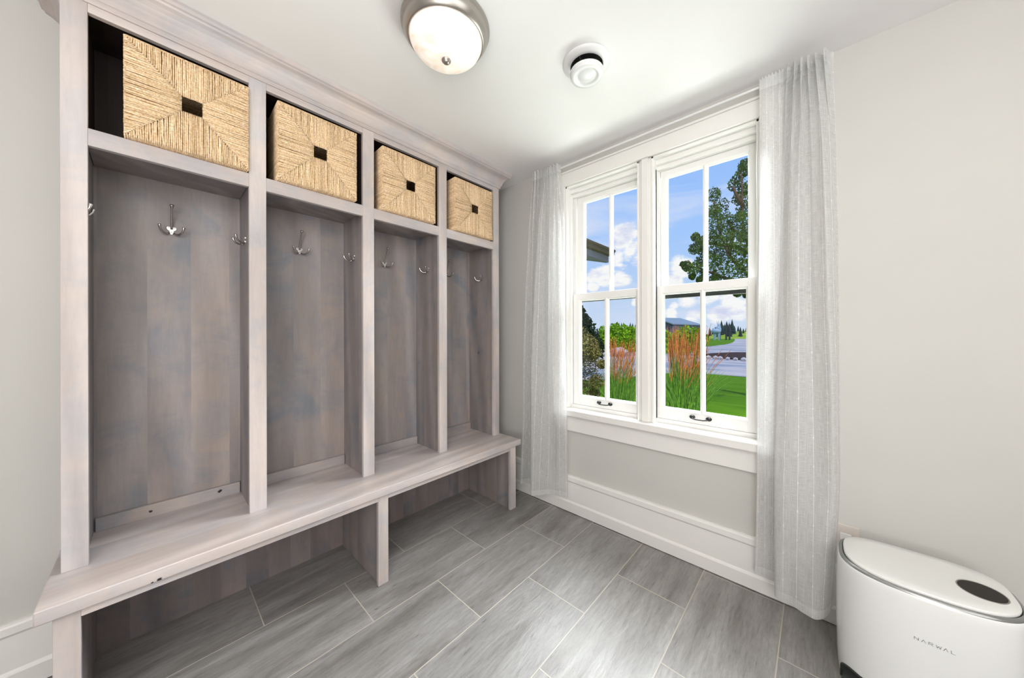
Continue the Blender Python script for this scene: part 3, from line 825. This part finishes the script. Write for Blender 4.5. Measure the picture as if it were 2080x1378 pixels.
# ------------------------------------------------------------------ ceiling vent
VC = (1.305, -.65)
VT = thing('ceiling_vent', 'round white ceiling air vent with a raised centre disc', 'vent', (VC[0], VC[1], CEIL))
bm = new(); lathe(bm, [(.1005, CEIL), (.1025, CEIL-.002), (.1020, CEIL-.006), (.094, CEIL-.010), (.084, CEIL-.014), (.072, CEIL-.017), (.069, CEIL-.015), (.0675, CEIL-.001)], VC, 80)
local(obj('flange', bm, M['vent'], smooth=True), VT)
bm = new(); lathe(bm, [(.0680, CEIL-.0145), (.0670, CEIL-.002), (.0, CEIL-.0018)], VC, 48)
local(obj('duct_throat', bm, M['black']), VT)
bm = new()
for a in (.6, .6+2*PI/3, .6+4*PI/3):
    c, s = math.cos(a), math.sin(a)
    n = Vector((-s, c, 0))*.006
    p = [Vector((VC[0], VC[1], CEIL-.010)), Vector((VC[0]+c*.067, VC[1]+s*.067, CEIL-.006)), Vector((VC[0]+c*.067, VC[1]+s*.067, CEIL-.020)), Vector((VC[0], VC[1], CEIL-.036))]
    A = [bm.verts.new(q+n*.15) for q in p]; D = [bm.verts.new(q-n*.15) for q in p]
    bm.faces.new(A); bm.faces.new(D[::-1])
    for i in range(4): bm.faces.new((A[i], A[(i+1)%4], D[(i+1)%4], D[i]))
lathe(bm, [(.0, CEIL-.008), (.009, CEIL-.008), (.009, CEIL-.039), (0, CEIL-.039)], VC, 16)
local(obj('spider_bracket', bm, M['duct']), VT)
bm = new(); z = CEIL-.037
lathe(bm, [(0, z), (.066, z), (.071, z-.002), (.0725, z-.006), (.0705, z-.010), (.066, z-.012), (.0665, z-.015), (.070, z-.019), (.067, z-.0235), (.052, z-.0250), (.046, z-.022), (.043, z-.0185), (.038, z-.0185), (.034, z-.021), (.024, z-.0245), (0, z-.0265)], VC, 80)
local(obj('centre_disc', bm, M['vent'], smooth=True), VT)

# ================================================================== outside
G = -.35
bm = new(); box(bm, -260, 160, .2, 420, G-.3, G); tag(obj('lawn', bm, M['lawn']), kind='structure')
def slab(name, poly, z, h, mat):
    bm = new(); a = [bm.verts.new((x, y, z)) for x, y in poly]; b = [bm.verts.new((x, y, z-h)) for x, y in poly]
    bm.faces.new(a)
    for i in range(len(poly)): bm.faces.new((a[i], a[(i+1)%len(poly)], b[(i+1)%len(poly)], b[i]))
    return obj(name, bm, mat)
def arc(pts, n=6):
    out = []
    for i in range(len(pts)-1):
        g = lambda k: pts[min(max(k, 0), len(pts)-1)]
        for k in range(n):
            f = k/n; a, b, c, d = (Vector(g(i+j)) for j in (-1, 0, 1, 2))
            out.append(tuple(.5*((2*b)+(-a+c)*f+(2*a-5*b+4*c-d)*f*f+(-a+3*b-3*c+d)*f**3)))
    out.append(pts[-1]); return out
near = arc([(-14, 4.5), (-6.5, 5.6), (-4.4, 6.8), (-3.2, 8.4), (-2.85, 9.6), (-2.5, 11.3), (-1.15, 12.2), (.6, 12.1), (6, 11.4), (20, 10)])
far = arc([(-26, 17), (-14, 18.4), (-10.4, 22.5), (-9.1, 24.6), (-8.3, 29.3), (-7.4, 39.9), (-7.2, 50), (-8.0, 60)])
dr = slab('driveway', near + [(24, 60), (6, 110), (-8, 108), (-14, 100), (-10.5, 78)] + far[::-1], G+.02, .1, M['road'])
dr['kind'] = 'structure'
mb = slab('mulch_bed', arc([(-3.9, 24.2), (-3.2, 22.4), (-2.5, 21.2), (-1.0, 20.4), (3, 19.6), (7, 22), (5, 28.5), (-1.5, 28.4), (-3.0, 27.2), (-3.9, 24.2)], 4)[:-1], G+.10, .12, M['mulch'])
tag(mb, 'dark mulch bed island with pale edging on the driveway', 'flower bed')
# edging stones in the same bed
def rock(bm, c, r, seed, n=2, sq=.65):
    t = bmesh.new(); bmesh.ops.create_icosphere(t, subdivisions=n, radius=1)
    vs = {}
    for v_ in t.verts:
        k = 1+.28*noise.noise(v_.co*1.6+Vector((seed*3.1, seed, 0)))
        vs[v_] = bm.verts.new((c[0]+v_.co.x*r*k, c[1]+v_.co.y*r*k, c[2]+v_.co.z*r*k*sq))
    for f in t.faces: bm.faces.new([vs[x] for x in f.verts])
    t.free()
for i in range(14):
    t = i/13; p = Vector((-2.9, 21.4)).lerp(Vector((2.2, 19.3)), t)
    bm = new(); rock(bm, (0, 0, 0), random.uniform(.13, .2), i+3, 1)
    o = obj('edging_stone', bm, M['stone']); o.location = (p.x+random.uniform(-.1,.1), p.y-.62, G+.10)
    tag(o, 'small pale edging stone along the mulch bed on the driveway', 'stone', 'edging stones of the mulch bed')
CAMP = (2.0515, -1.9185, 1.22); yaw = 2.3028; rol = -.0022; FPX = 671.0094
Fv = Vector((math.cos(yaw), math.sin(yaw), 0)); R0 = Vector((math.sin(yaw), -math.cos(yaw), 0)); Uz = Vector((0,0,1))
Rv = R0*math.cos(rol)+Uz*math.sin(rol); Uv = -R0*math.sin(rol)+Uz*math.cos(rol)
def pixel_point(px, py, dist):
    """point on the camera ray through an image pixel, at a horizontal distance"""
    r = Fv + Rv*((px-1056.65)/FPX) + Uv*((677.68-py)/FPX)
    return Vector(CAMP) + r*(dist/math.hypot(r.x, r.y))
for (x, y, r, l) in ((*pixel_point(1257, 700, 23.4).xy, .55, 'large pale boulder beyond the driveway behind the left grass clump'), (*pixel_point(1219, 700, 22.8).xy, .45, 'pale boulder low beside the bronze shrub, left of the larger one')):
    bm = new(); rock(bm, (0, 0, 0), r, x, 3); o = obj('boulder', bm, M['stone'], smooth=True); o.location = (x, y, G+r*.5); tag(o, l, 'boulder')

def leaf_cloud(bm, centres, n, size, flat=.6, rnd=random):
    for c, r in centres:
        c = Vector(c)
        for _ in range(n):
            while True:
                d = Vector((rnd.uniform(-1,1), rnd.uniform(-1,1), rnd.uniform(-1,1)))
                if .2 < d.length < 1: break
            p = c + d*r
            s = size*rnd.uniform(.6, 1.3)
            a = Vector((rnd.gauss(0,1), rnd.gauss(0,1), rnd.gauss(0,1)*flat)).normalized(); b = a.orthogonal().normalized()
            b = Matrix.Rotation(rnd.uniform(0, 6.28), 3, a) @ b; cc = a.cross(b)
            vv = [bm.verts.new(p+b*s), bm.verts.new(p+cc*s*.55+b*.1*s), bm.verts.new(p-b*s), bm.verts.new(p-cc*s*.55+b*.1*s)]
            bm.faces.new(vv)
def leafobj(name, bm, mat, parent):
    me = bpy.data.meshes.new(name); bm.to_mesh(me); bm.free(); me.materials.append(mat)
    o = bpy.data.objects.new(name, me); C.objects.link(o); o.parent = parent; return o

# broadleaf tree right of the view
CL = [(1512,335,9),(1508,350,10),(1495,372,13),(1514,385,13),(1502,402,11),(1515,420,14),(1505,440,8),(1518,462,13),(1508,480,9),
 (1450,395,12),(1462,420,15),(1448,432,12),(1475,447,13),(1455,457,15),(1490,462,12),(1465,477,17),(1485,487,17),(1505,497,16),(1450,487,12),(1455,512,15),(1475,517,19),(1500,522,19),(1520,512,18),(1445,532,14),(1465,547,17),(1490,552,18),(1515,552,18),(1535,530,22),(1550,560,25),(1540,480,20),(1545,440,18),
 (1413,482,8),(1425,492,9),(1410,506,10),(1428,509,9),(1395,541,9),(1410,546,11),(1387,537,5),(1425,531,11),(1430,557,8),(1406,562,6),(1421,568,5),(1452,568,9),(1480,575,9),(1510,585,9),(1526,592,8),(1498,596,6),(1516,600,5),(1560,610,25),(1580,500,30),(1600,560,30)]
tr = random.Random(5)
TR = thing('broadleaf_tree', 'leafy green tree with spreading branches outside the right window', 'tree', tuple(pixel_point(1590, 900, 9.5).xy)+(G,))
cents = []
for (px, py, r) in CL:
    d = 9.2+tr.uniform(-.7, .7)
    cents.append((pixel_point(px, py, d), r*.0150))
bm = new(); leaf_cloud(bm, cents, 320, .029, .8, tr)
fo = leafobj('foliage', bm, M['leaf'], None); local(fo, TR)
bm = new()
base = Vector(TR.location); top = pixel_point(1575, 560, 9.4)
tube(bm, [base, base.lerp(top, .5)+Vector((.05,.05,0)), top, pixel_point(1560, 420, 9.3), pixel_point(1545, 330, 9.3)], .1, 10, radii=[.14, .11, .06, .016, .006])
local(obj('trunk', bm, M['bark'], smooth=True), TR)
for pts in ([(1575,560),(1540,520),(1510,480),(1508,420),(1506,350)], [(1572,580),(1520,560),(1480,520),(1462,470),(1450,410)], [(1578,600),(1530,590),(1460,560),(1420,545),(1392,540)], [(1540,520),(1490,500),(1440,495),(1412,488)], [(1510,420),(1495,395),(1488,378)], [(1480,520),(1490,470),(1478,448)]):
    bm = new(); P = [pixel_point(x, y, 9.3) for x, y in pts]
    tube(bm, P, .03, 6, radii=[.045*(1-i/len(P))+.008 for i in range(len(P))])
    local(obj('branch', bm, M['bark'], smooth=True), TR)

# ornamental grasses
def grass(label, px0, px1, dist, hgt, pl0, lean, seed, nb=420, ns=120):
    rn = random.Random(seed)
    c0 = pixel_point(px0, 700, dist); c1 = pixel_point(px1, 700, dist)
    mid = (c0+c1)/2; w = (c1-c0).length/2; ax = (c1-c0).normalized()
    root = thing('ornamental_grass', label, 'ornamental grass', (mid.x, mid.y, G))
    dv = Vector((-ax.y, ax.x, 0))
    bm = new()
    for i in range(nb):
        u = rn.uniform(-1, 1); p = Vector((mid.x, mid.y, G)) + ax*u*w*.55 + dv*rn.uniform(-.3, .3)
        h_ = hgt*rn.uniform(.3, .62); ln = u*.35+rn.uniform(-.28, .28)
        wd = rn.uniform(.004, .009); prev = None
        wv_ = (ax*rn.uniform(.6,1)+dv*rn.uniform(-.6,.6)).normalized()*wd
        for k in range(6):
            t = k/5; q = p + ax*ln*t*t*h_ + Vector((0,0,h_*(t-.28*t*t*abs(ln)))) 
            ww = wv_*(1-t*.9)
            cur = (bm.verts.new(q-ww), bm.verts.new(q+ww))
            if prev: bm.faces.new((prev[0], prev[1], cur[1], cur[0]))
            prev = cur
    local(leafobj('blades', bm, M['blade'], None), root)
    bs = new(); bp = new()
    for i in range(ns):
        u = rn.uniform(-1, 1); p = Vector((mid.x, mid.y, G)) + ax*u*w*.5 + dv*rn.uniform(-.28, .28)
        h_ = hgt*rn.uniform(pl0+.12, 1.0); ln = u*.07+rn.uniform(-.03, .06)+lean
        if rn.random() < .06: ln += rn.uniform(.15, .4); h_ *= .8
        P = [p + ax*(ln*t*t*h_) + Vector((0,0,h_*t)) for t in (0, .3, .55, .75, .88, 1)]
        tube(bs, P[:4], .0022, 4, caps=False)
        t0 = P[3]; t1 = P[5]
        n_ = 7
        rad = [.003] + [.0052*math.sin(PI*(.15+.8*k/n_))*rn.uniform(.6, 1.15) for k in range(1, n_)] + [.002]
        tube(bp, [P[3].lerp(P[5], k/n_)+Vector((rn.uniform(-.004,.004), rn.uniform(-.004,.004), 0)) for k in range(n_+1)], .01, 5, radii=rad)
    local(leafobj('stems', bs, M['blade'], None), root)
    local(leafobj('seed_plumes', bp, M['plume'], None), root)
grass('tall russet-plumed ornamental grass clump outside the right window', 1338, 1446, 6.6, 1.74, .42, .02, 2, 760, 300)
grass('russet-plumed ornamental grass clump outside the left window, beside the bronze shrub', 1216, 1300, 6.9, 1.52, .40, .07, 4, 460, 200)

# bronze shrub and evergreen on the left
def shrub(name, label, cat, cen, n, size, mat, seed, trunk=True):
    rn = random.Random(seed); c = cen[0][0]
    root = thing(name, label, cat, (c.x, c.y, G)); bm = new(); leaf_cloud(bm, cen, n, size, .8, rn)
    local(leafobj('foliage', bm, mat, None), root)
    if trunk:
        bm = new(); tp = max(cen, key=lambda q: q[0].z)[0]
        tube(bm, [(c.x, c.y, G-.02), (c.x, c.y, (G+tp.z)/2), tuple(tp)], .03, 6, radii=[.05, .03, .012]); local(obj('stem', bm, M['bark']), root)
    return root
shrub('shrub', 'bronze-green leafy shrub close outside the left window', 'shrub',
   [(pixel_point(px, py, 5.6+random.uniform(-.3,.3)), r*.0085) for px, py, r in ((1178,760,30),(1182,720,26),(1195,700,20),(1176,690,24),(1200,740,22),(1190,790,26),(1208,715,14),(1212,775,16),(1205,800,14),(1170,820,30),(1222,740,9))], 620, .017, M['shrub'], 21)
rn = random.Random(8); cc = []
for k in range(26):
    t = k/25; z_px = 628+t*85
    for q_ in range(2): cc.append((pixel_point(1172+rn.uniform(-6, 6)+t*rn.uniform(-4, 42), z_px, 12+rn.uniform(-.5,.5)), (.16+.32*t)))
shrub('evergreen_tree', 'dark evergreen tree with a ragged top at the left edge of the left window', 'tree', cc[::-1], 140, .075, M['conifer'], 22)

# bright vines beyond the drive
rn = random.Random(31)
for i in range(16):
    px = 1228+i*13 + rn.uniform(-1, 1); d = 26+(i%3)*2.0+rn.uniform(-.1, .1)
    if 1300 < px < 1340: continue
    hpx = (675 if px < 1352 or px > 1340 and px < 1378 else 668)+rn.uniform(-4, 4)
    if px < 1300: hpx = 664+rn.uniform(-5, 6)
    b_ = pixel_point(px, 690, d); cen = [(pixel_point(px+rn.uniform(-5,5), hpx+4+k*5.2, d+rn.uniform(-.15,.15)), .34+rn.uniform(0,.08)) for k in range(8)]
    shrub('vine_plant', 'bright green leafy vine in the row beyond the driveway', 'vine', [(Vector((b_.x, b_.y, G+.3)), .35)]+cen, 42, .14, M['vine'], 50+i)
for o in list(C.objects):
    if o.name.startswith('vine_plant') and o.parent is None: o['group'] = 'vine row beyond the driveway'

# distant conifers
k = 0
for i in range(64):
    px = 1168+i*5.6+rn.uniform(-1, 1); 
    if 1400 < px < 1440: continue
    d = 112+(i%4)*15; hpx = {True: 656, False: 663}[px < 1300 and px > 1250 or 1462 < px < 1488] + rn.uniform(-4, 6)
    if 1462 < px < 1488: hpx -= 4
    b_ = pixel_point(px, 690, d); t_ = pixel_point(px, hpx, d)
    H_ = t_.z-G; W_ = H_*rn.uniform(.19, .24)
    root = thing('distant_conifer', 'tiny dark conifer in the tree line on the horizon', 'tree', (b_.x, b_.y, G), 'conifers along the horizon')
    bm = new(); lv = 7
    for a_ in range(lv):
        z0_ = H_*(.08+.86*a_/lv); z1_ = H_*(.08+.92*min(1, (a_+1.9)/lv)); rr_ = W_*(1-a_/lv)*rn.uniform(.85, 1.15)+.1
        lathe(bm, [(rr_, z0_), (rr_*.45, (z0_+z1_)/2), (.02, z1_)], (0,0), 7)
    o = obj('crown', bm, M['conifer_far']); o.parent = root
    bm = new(); lathe(bm, [(W_*.09, 0), (W_*.06, H_*.4)], (0,0), 6); o = obj('trunk', bm, M['bark']); o.parent = root

# far field slope
sl = new(); P = [pixel_point(1440, 690, 105), pixel_point(1440, 679, 150), pixel_point(1640, 660, 170), pixel_point(1640, 690, 105)]
vs = [sl.verts.new((p.x, p.y, max(p.z, G+.03))) for p in P]; sl.faces.new(vs)
o = obj('far_field', sl, M['field']); o['kind'] = 'structure'

# barn
BN = thing('barn', 'grey barn with a long pale metal roof beyond the vines', 'building', tuple(pixel_point(1385, 680, 44).xy)+(G,))
def bp(px, py, d=44): return pixel_point(px, py, d)
bm = new()
A = [bp(1328, 652), bp(1368, 657), bp(1368, 690), bp(1328, 690)]
back = bp(1428, 657, 62)
e0, e1 = bp(1368, 657.5), bp(1424, 660, 60)
g0 = bp(1290, 661); 
V = lambda p, z=None: bm.verts.new((p.x, p.y, p.z if z is None else z))
f = [V(g0), V(e0), V(e0, G), V(g0, G)]; bm.faces.new(f)
gt = bp(1331, 647); bm.faces.new([V(g0), V(gt), V(e0)])
f = [V(e0), V(e1), V(e1, G), V(e0, G)]; bm.faces.new(f)
local(obj('wall', bm, M['barn_wall']), BN)
bm = new()
r0, r1 = bp(1331, 645.5), bp(1382, 646.5, 60)
E0, E1 = bp(1367, 657.6, 43.5), bp(1428, 660, 60)
top_ = [V(r0), V(r1), V(E1), V(E0)]; bm.faces.new(top_)
low = [V(p, p.z-.12) for p in (r0, r1, E1, E0)]; bm.faces.new(low[::-1])
for i in range(4): bm.faces.new((top_[i], low[i], low[(i+1)%4], top_[(i+1)%4]))
l0 = bp(1288, 662.5, 43.5); r0b = bp(1331, 645.5); bm.faces.new([V(r0b), V(l0), V(bp(1300, 661, 60)), V(r1)])
local(obj('roof', bm, M['metal_roof']), BN)

# gate and ornament by the track
GT = thing('garden_gate', 'dark timber field gate with rails beyond the right lawn', 'gate', tuple(pixel_point(1473, 690, 88).xy)+(G,))
for px in (1462, 1475, 1482):
    b_ = pixel_point(px, 690, 88); t_ = pixel_point(px, 659.5 if px != 1475 else 664, 88)
    bm = new(); box(bm, b_.x-.16, b_.x+.16, b_.y-.16, b_.y+.16, G, t_.z); local(obj('post', bm, M['gate_wood']), GT)
for py in (662, 667, 672, 678):
    a_, b_ = pixel_point(1462, py, 88), pixel_point(1482, py, 88)
    bm = new(); tube(bm, [a_, b_], .06, 6); local(obj('rail', bm, M['gate_wood']), GT)
b_ = pixel_point(1455, 690, 84)
OR = thing('garden_ornament', 'pale blue animal-shaped garden ornament beside the dark gate', 'ornament', (b_.x, b_.y, G))
ax = (pixel_point(1460, 690, 84)-pixel_point(1450, 690, 84)).normalized()
bm = new()
def blob(bm, c, rx, rz):
    t = bmesh.new(); bmesh.ops.create_icosphere(t, subdivisions=2, radius=1); mpv = {}
    for v_ in t.verts: mpv[v_] = bm.verts.new(Vector((c.x, c.y, c.z)) + ax*v_.co.x*rx + Vector((-ax.y, ax.x, 0))*v_.co.y*rx*.5 + Vector((0,0,v_.co.z*rz)))
    for f_ in t.faces: bm.faces.new([mpv[x] for x in f_.verts])
    t.free()
blob(bm, pixel_point(1454.5, 673, 84), 1.0, .6); blob(bm, pixel_point(1459, 670, 84), .6, .9); blob(bm, pixel_point(1460.5, 663.5, 84), .34, .6)
local(obj('figure', bm, M['ornament'], smooth=True), OR)
for px in (1450.5, 1453, 1459, 1461.5):
    bm = new(); tube(bm, [pixel_point(px, 675, 84), Vector((pixel_point(px, 675, 84).x, pixel_point(px, 675, 84).y, G))], .05, 6, radii=[.17, .10]); local(obj('leg', bm, M['ornament']), OR)
bm = new()
for s in (-.15, .15):
    p = pixel_point(1460, 661, 84)+ax*s; tube(bm, [p, p+Vector((0,0,1.0))-ax*.25], .03, 5, radii=[.11, .02])
local(obj('ears', bm, M['ornament']), OR)

# dark roof eave of the neighbouring wing
EV = thing('porch_roof', 'dark shingled porch roof corner with gutter seen in the upper left window', 'roof', (-1.6, 2.8, 2.7))
def extr(prof, y0, y1, mat, nm, m2=None):
    bm = new(); a = [bm.verts.new((x, y0, z)) for x, z in prof]; b = [bm.verts.new((x, y1, z)) for x, z in prof]
    bm.faces.new(a); bm.faces.new(b[::-1])
    for i in range(len(prof)): bm.faces.new((a[i], a[(i+1)%len(prof)], b[(i+1)%len(prof)], b[i]))
    return local(obj(nm, bm, mat), EV)
extr([(-1.02, 2.925), (-1.04, 2.90), (-3.4, 3.55), (-3.4, 3.60)], .6, 4.36, M['shingle'], 'shingles')
extr([(-1.0, 2.915), (-1.0, 2.88), (-1.025, 2.86), (-1.03, 2.80), (-1.11, 2.79), (-1.11, 2.90)], .6, 4.39, M['shingle'], 'gutter')
extr([(-1.11, 2.89), (-1.11, 2.665), (-1.14, 2.665), (-1.14, 2.89)], .6, 4.30, M['soffit'], 'fascia')
extr([(-1.14, 2.68), (-1.14, 2.655), (-3.4, 3.24), (-3.4, 3.28)], .6, 4.28, M['soffit'], 'soffit')
for y in (1.0, 4.1):
    bm = new(); box(bm, -3.35, -3.2, y-.07, y+.07, G, 3.22); local(obj('post', bm, M['soffit']), EV)

# ================================================================== world
W = bpy.data.worlds.new('sky'); bpy.context.scene.world = W; W.use_nodes = True
class WN(NT):
    def __init__(s): s.t = W.node_tree
k = WN(); bg = W.node_tree.nodes['Background']
tc = k.n('ShaderNodeTexCoord'); nv = tc.outputs['Generated']
sp = k.n('ShaderNodeSeparateXYZ'); k.t.links.new(nv, sp.inputs[0]); Z = sp.outputs[2]
sky = k.ramp(Z, [(0.0, s2l((212, 226, 248))), (.10, s2l((194, 216, 248))), (.25, s2l((168, 204, 255))), (.5, s2l((146, 188, 255))), (1, s2l((92, 138, 220)))])
mp = k.n('ShaderNodeMapping'); mp.inputs['Scale'].default_value = (1, 1, 2.1); k.t.links.new(nv, mp.inputs[0])
n1 = k.noise(mp.outputs[0], 7.5, 7, .58, .15)
n2 = k.noise(mp.outputs[0], 19, 5, .6)
dens = k.math('ADD', k.math('MULTIPLY', k.math('SUBTRACT', n1, .5), .9), k.math('MULTIPLY', k.math('SUBTRACT', n2, .5), .25))
blobs = [(1268,493,26),(1280,512,28),(1255,520,22),(1296,525,22),(1225,556,22),(1205,560,16),(1262,566,18),(1202,586,13),(1380,545,20),(1368,572,16),(1372,590,10),(1210,605,10),(1292,612,10),
         (1395,612,24),(1370,622,12),(1440,606,26),(1480,612,26),(1460,632,22),(1500,628,22),(1410,636,16),(1366,634,12),(1130,520,40),(1080,580,40),(1330,560,26),(1600,500,50),(1560,620,40)]
tot = None
for px, py, r in blobs:
    d = (Fv + Rv*((px-1056.65)/FPX) + Uv*((677.68-py)/FPX)); L = d.length; d.normalize()
    dt = k.n('ShaderNodeVectorMath', operation='DISTANCE'); k.t.links.new(nv, dt.inputs[0]); dt.inputs[1].default_value = d
    rad = r/FPX/L*1.15
    v_ = k.math('SUBTRACT', 1.0, k.math('DIVIDE', dt.outputs['Value'], rad))
    tot = v_ if tot is None else k.math('MAXIMUM', tot, v_)
tot = k.math('MULTIPLY', k.math('MAXIMUM', tot, -.55), .55)
cm = k.ramp(k.math('ADD', k.math('MULTIPLY', dens, 1.9), tot), [(-.0, (0,0,0)), (.02, (0,0,0)), (.22, (1,1,1))])
# wispy high cloud
mp2 = k.n('ShaderNodeMapping'); mp2.inputs['Scale'].default_value = (1.2, 1.2, 5.5); mp2.inputs['Rotation'].default_value = (.25, .2, 0); k.t.links.new(nv, mp2.inputs[0])
wsp = k.ramp(k.noise(mp2.outputs[0], 2.6, 6, .55, .6), [(.46, (0,0,0)), (.7, (.7,.7,.7))])
sky = k.mix(wsp, sky, s2l((226, 232, 252)))
shade = k.ramp(k.noise(mp.outputs[0], 13, 5, .6), [(.35, s2l((216, 219, 244))), (.52, s2l((255, 253, 253)))])
final = k.mix(cm, sky, shade)
k.t.links.new(final, bg.inputs[0]); bg.inputs[1].default_value = 1.0

# ================================================================== lights
def area(name, loc, target, sx, sy, power, col=(1,1,1), spread=PI):
    l = bpy.data.lights.new(name, 'AREA'); l.shape = 'RECTANGLE'; l.size = sx; l.size_y = sy; l.energy = power; l.color = col; l.spread = spread
    o = bpy.data.objects.new(name, l); C.objects.link(o); o.location = loc
    o.rotation_euler = (Vector(target)-Vector(loc)).to_track_quat('-Z', 'Y').to_euler(); return o
s = bpy.data.lights.new('sun', 'SUN'); s.energy = 2.9; s.angle = .01; s.color = (1, .95, .86)
so = bpy.data.objects.new('sun', s); C.objects.link(so); so.rotation_euler = Vector((-.55, .45, -.95)).to_track_quat('-Z', 'Y').to_euler()
area('sky_light', (1.3, 1.7, 3.7), (1.3, -.9, .2), 3.4, 2.2, 1650, (.95, .98, 1))
area('ground_bounce', (1.3, 1.6, -.25), (1.3, -.6, 2.4), 3.0, 1.6, 345, (.985, .97, .975))
area('rear_fill', (2.9, -3.7, 1.5), (.9, -1.0, 1.1), 1.2, 1.5, 38, (1, .99, .98))
area('overhead_fill', (2.35, -2.45, 2.36), (.9, -1.1, .4), .7, .7, 18, (1, .985, .96))  # added lamp above the camera, out of view; keeps under the bench dark
area('ceiling_fill', (2.7, -2.9, .9), (2.2, -2.2, 2.4), 1.2, 1.2, 24, (1, .97, .95))  # added unseen lamp aimed upwards to brighten the ceiling
area('side_fill', (3.35, -1.6, 1.7), (0, -1.3, 1.2), 1.6, 1.2, 17, (1, .99, .98))
# ================================================================== camera
cam = bpy.data.cameras.new('camera'); cam.sensor_width = 36; cam.sensor_fit = 'HORIZONTAL'; cam.lens = FPX/2080*36
cam.shift_x = -16.6465/2080; cam.shift_y = -11.3201/2080; cam.clip_start = .02; cam.clip_end = 1000
co = bpy.data.objects.new('camera', cam); C.objects.link(co)
m = Matrix((Rv, Uv, -Fv)).transposed().to_4x4(); m.translation = CAMP; co.matrix_world = m
sc = bpy.context.scene; sc.camera = co
sc.view_settings.view_transform = 'Standard'; sc.view_settings.look = 'None'; sc.view_settings.exposure = 0; sc.view_settings.gamma = 1
sc.cycles.max_bounces = 6; sc.cycles.diffuse_bounces = 4; sc.cycles.glossy_bounces = 3; sc.cycles.adaptive_threshold = .04; sc.cycles.transparent_max_bounces = 16; sc.cycles.caustics_reflective = False; sc.cycles.caustics_refractive = False
sc.cycles.use_denoising = True
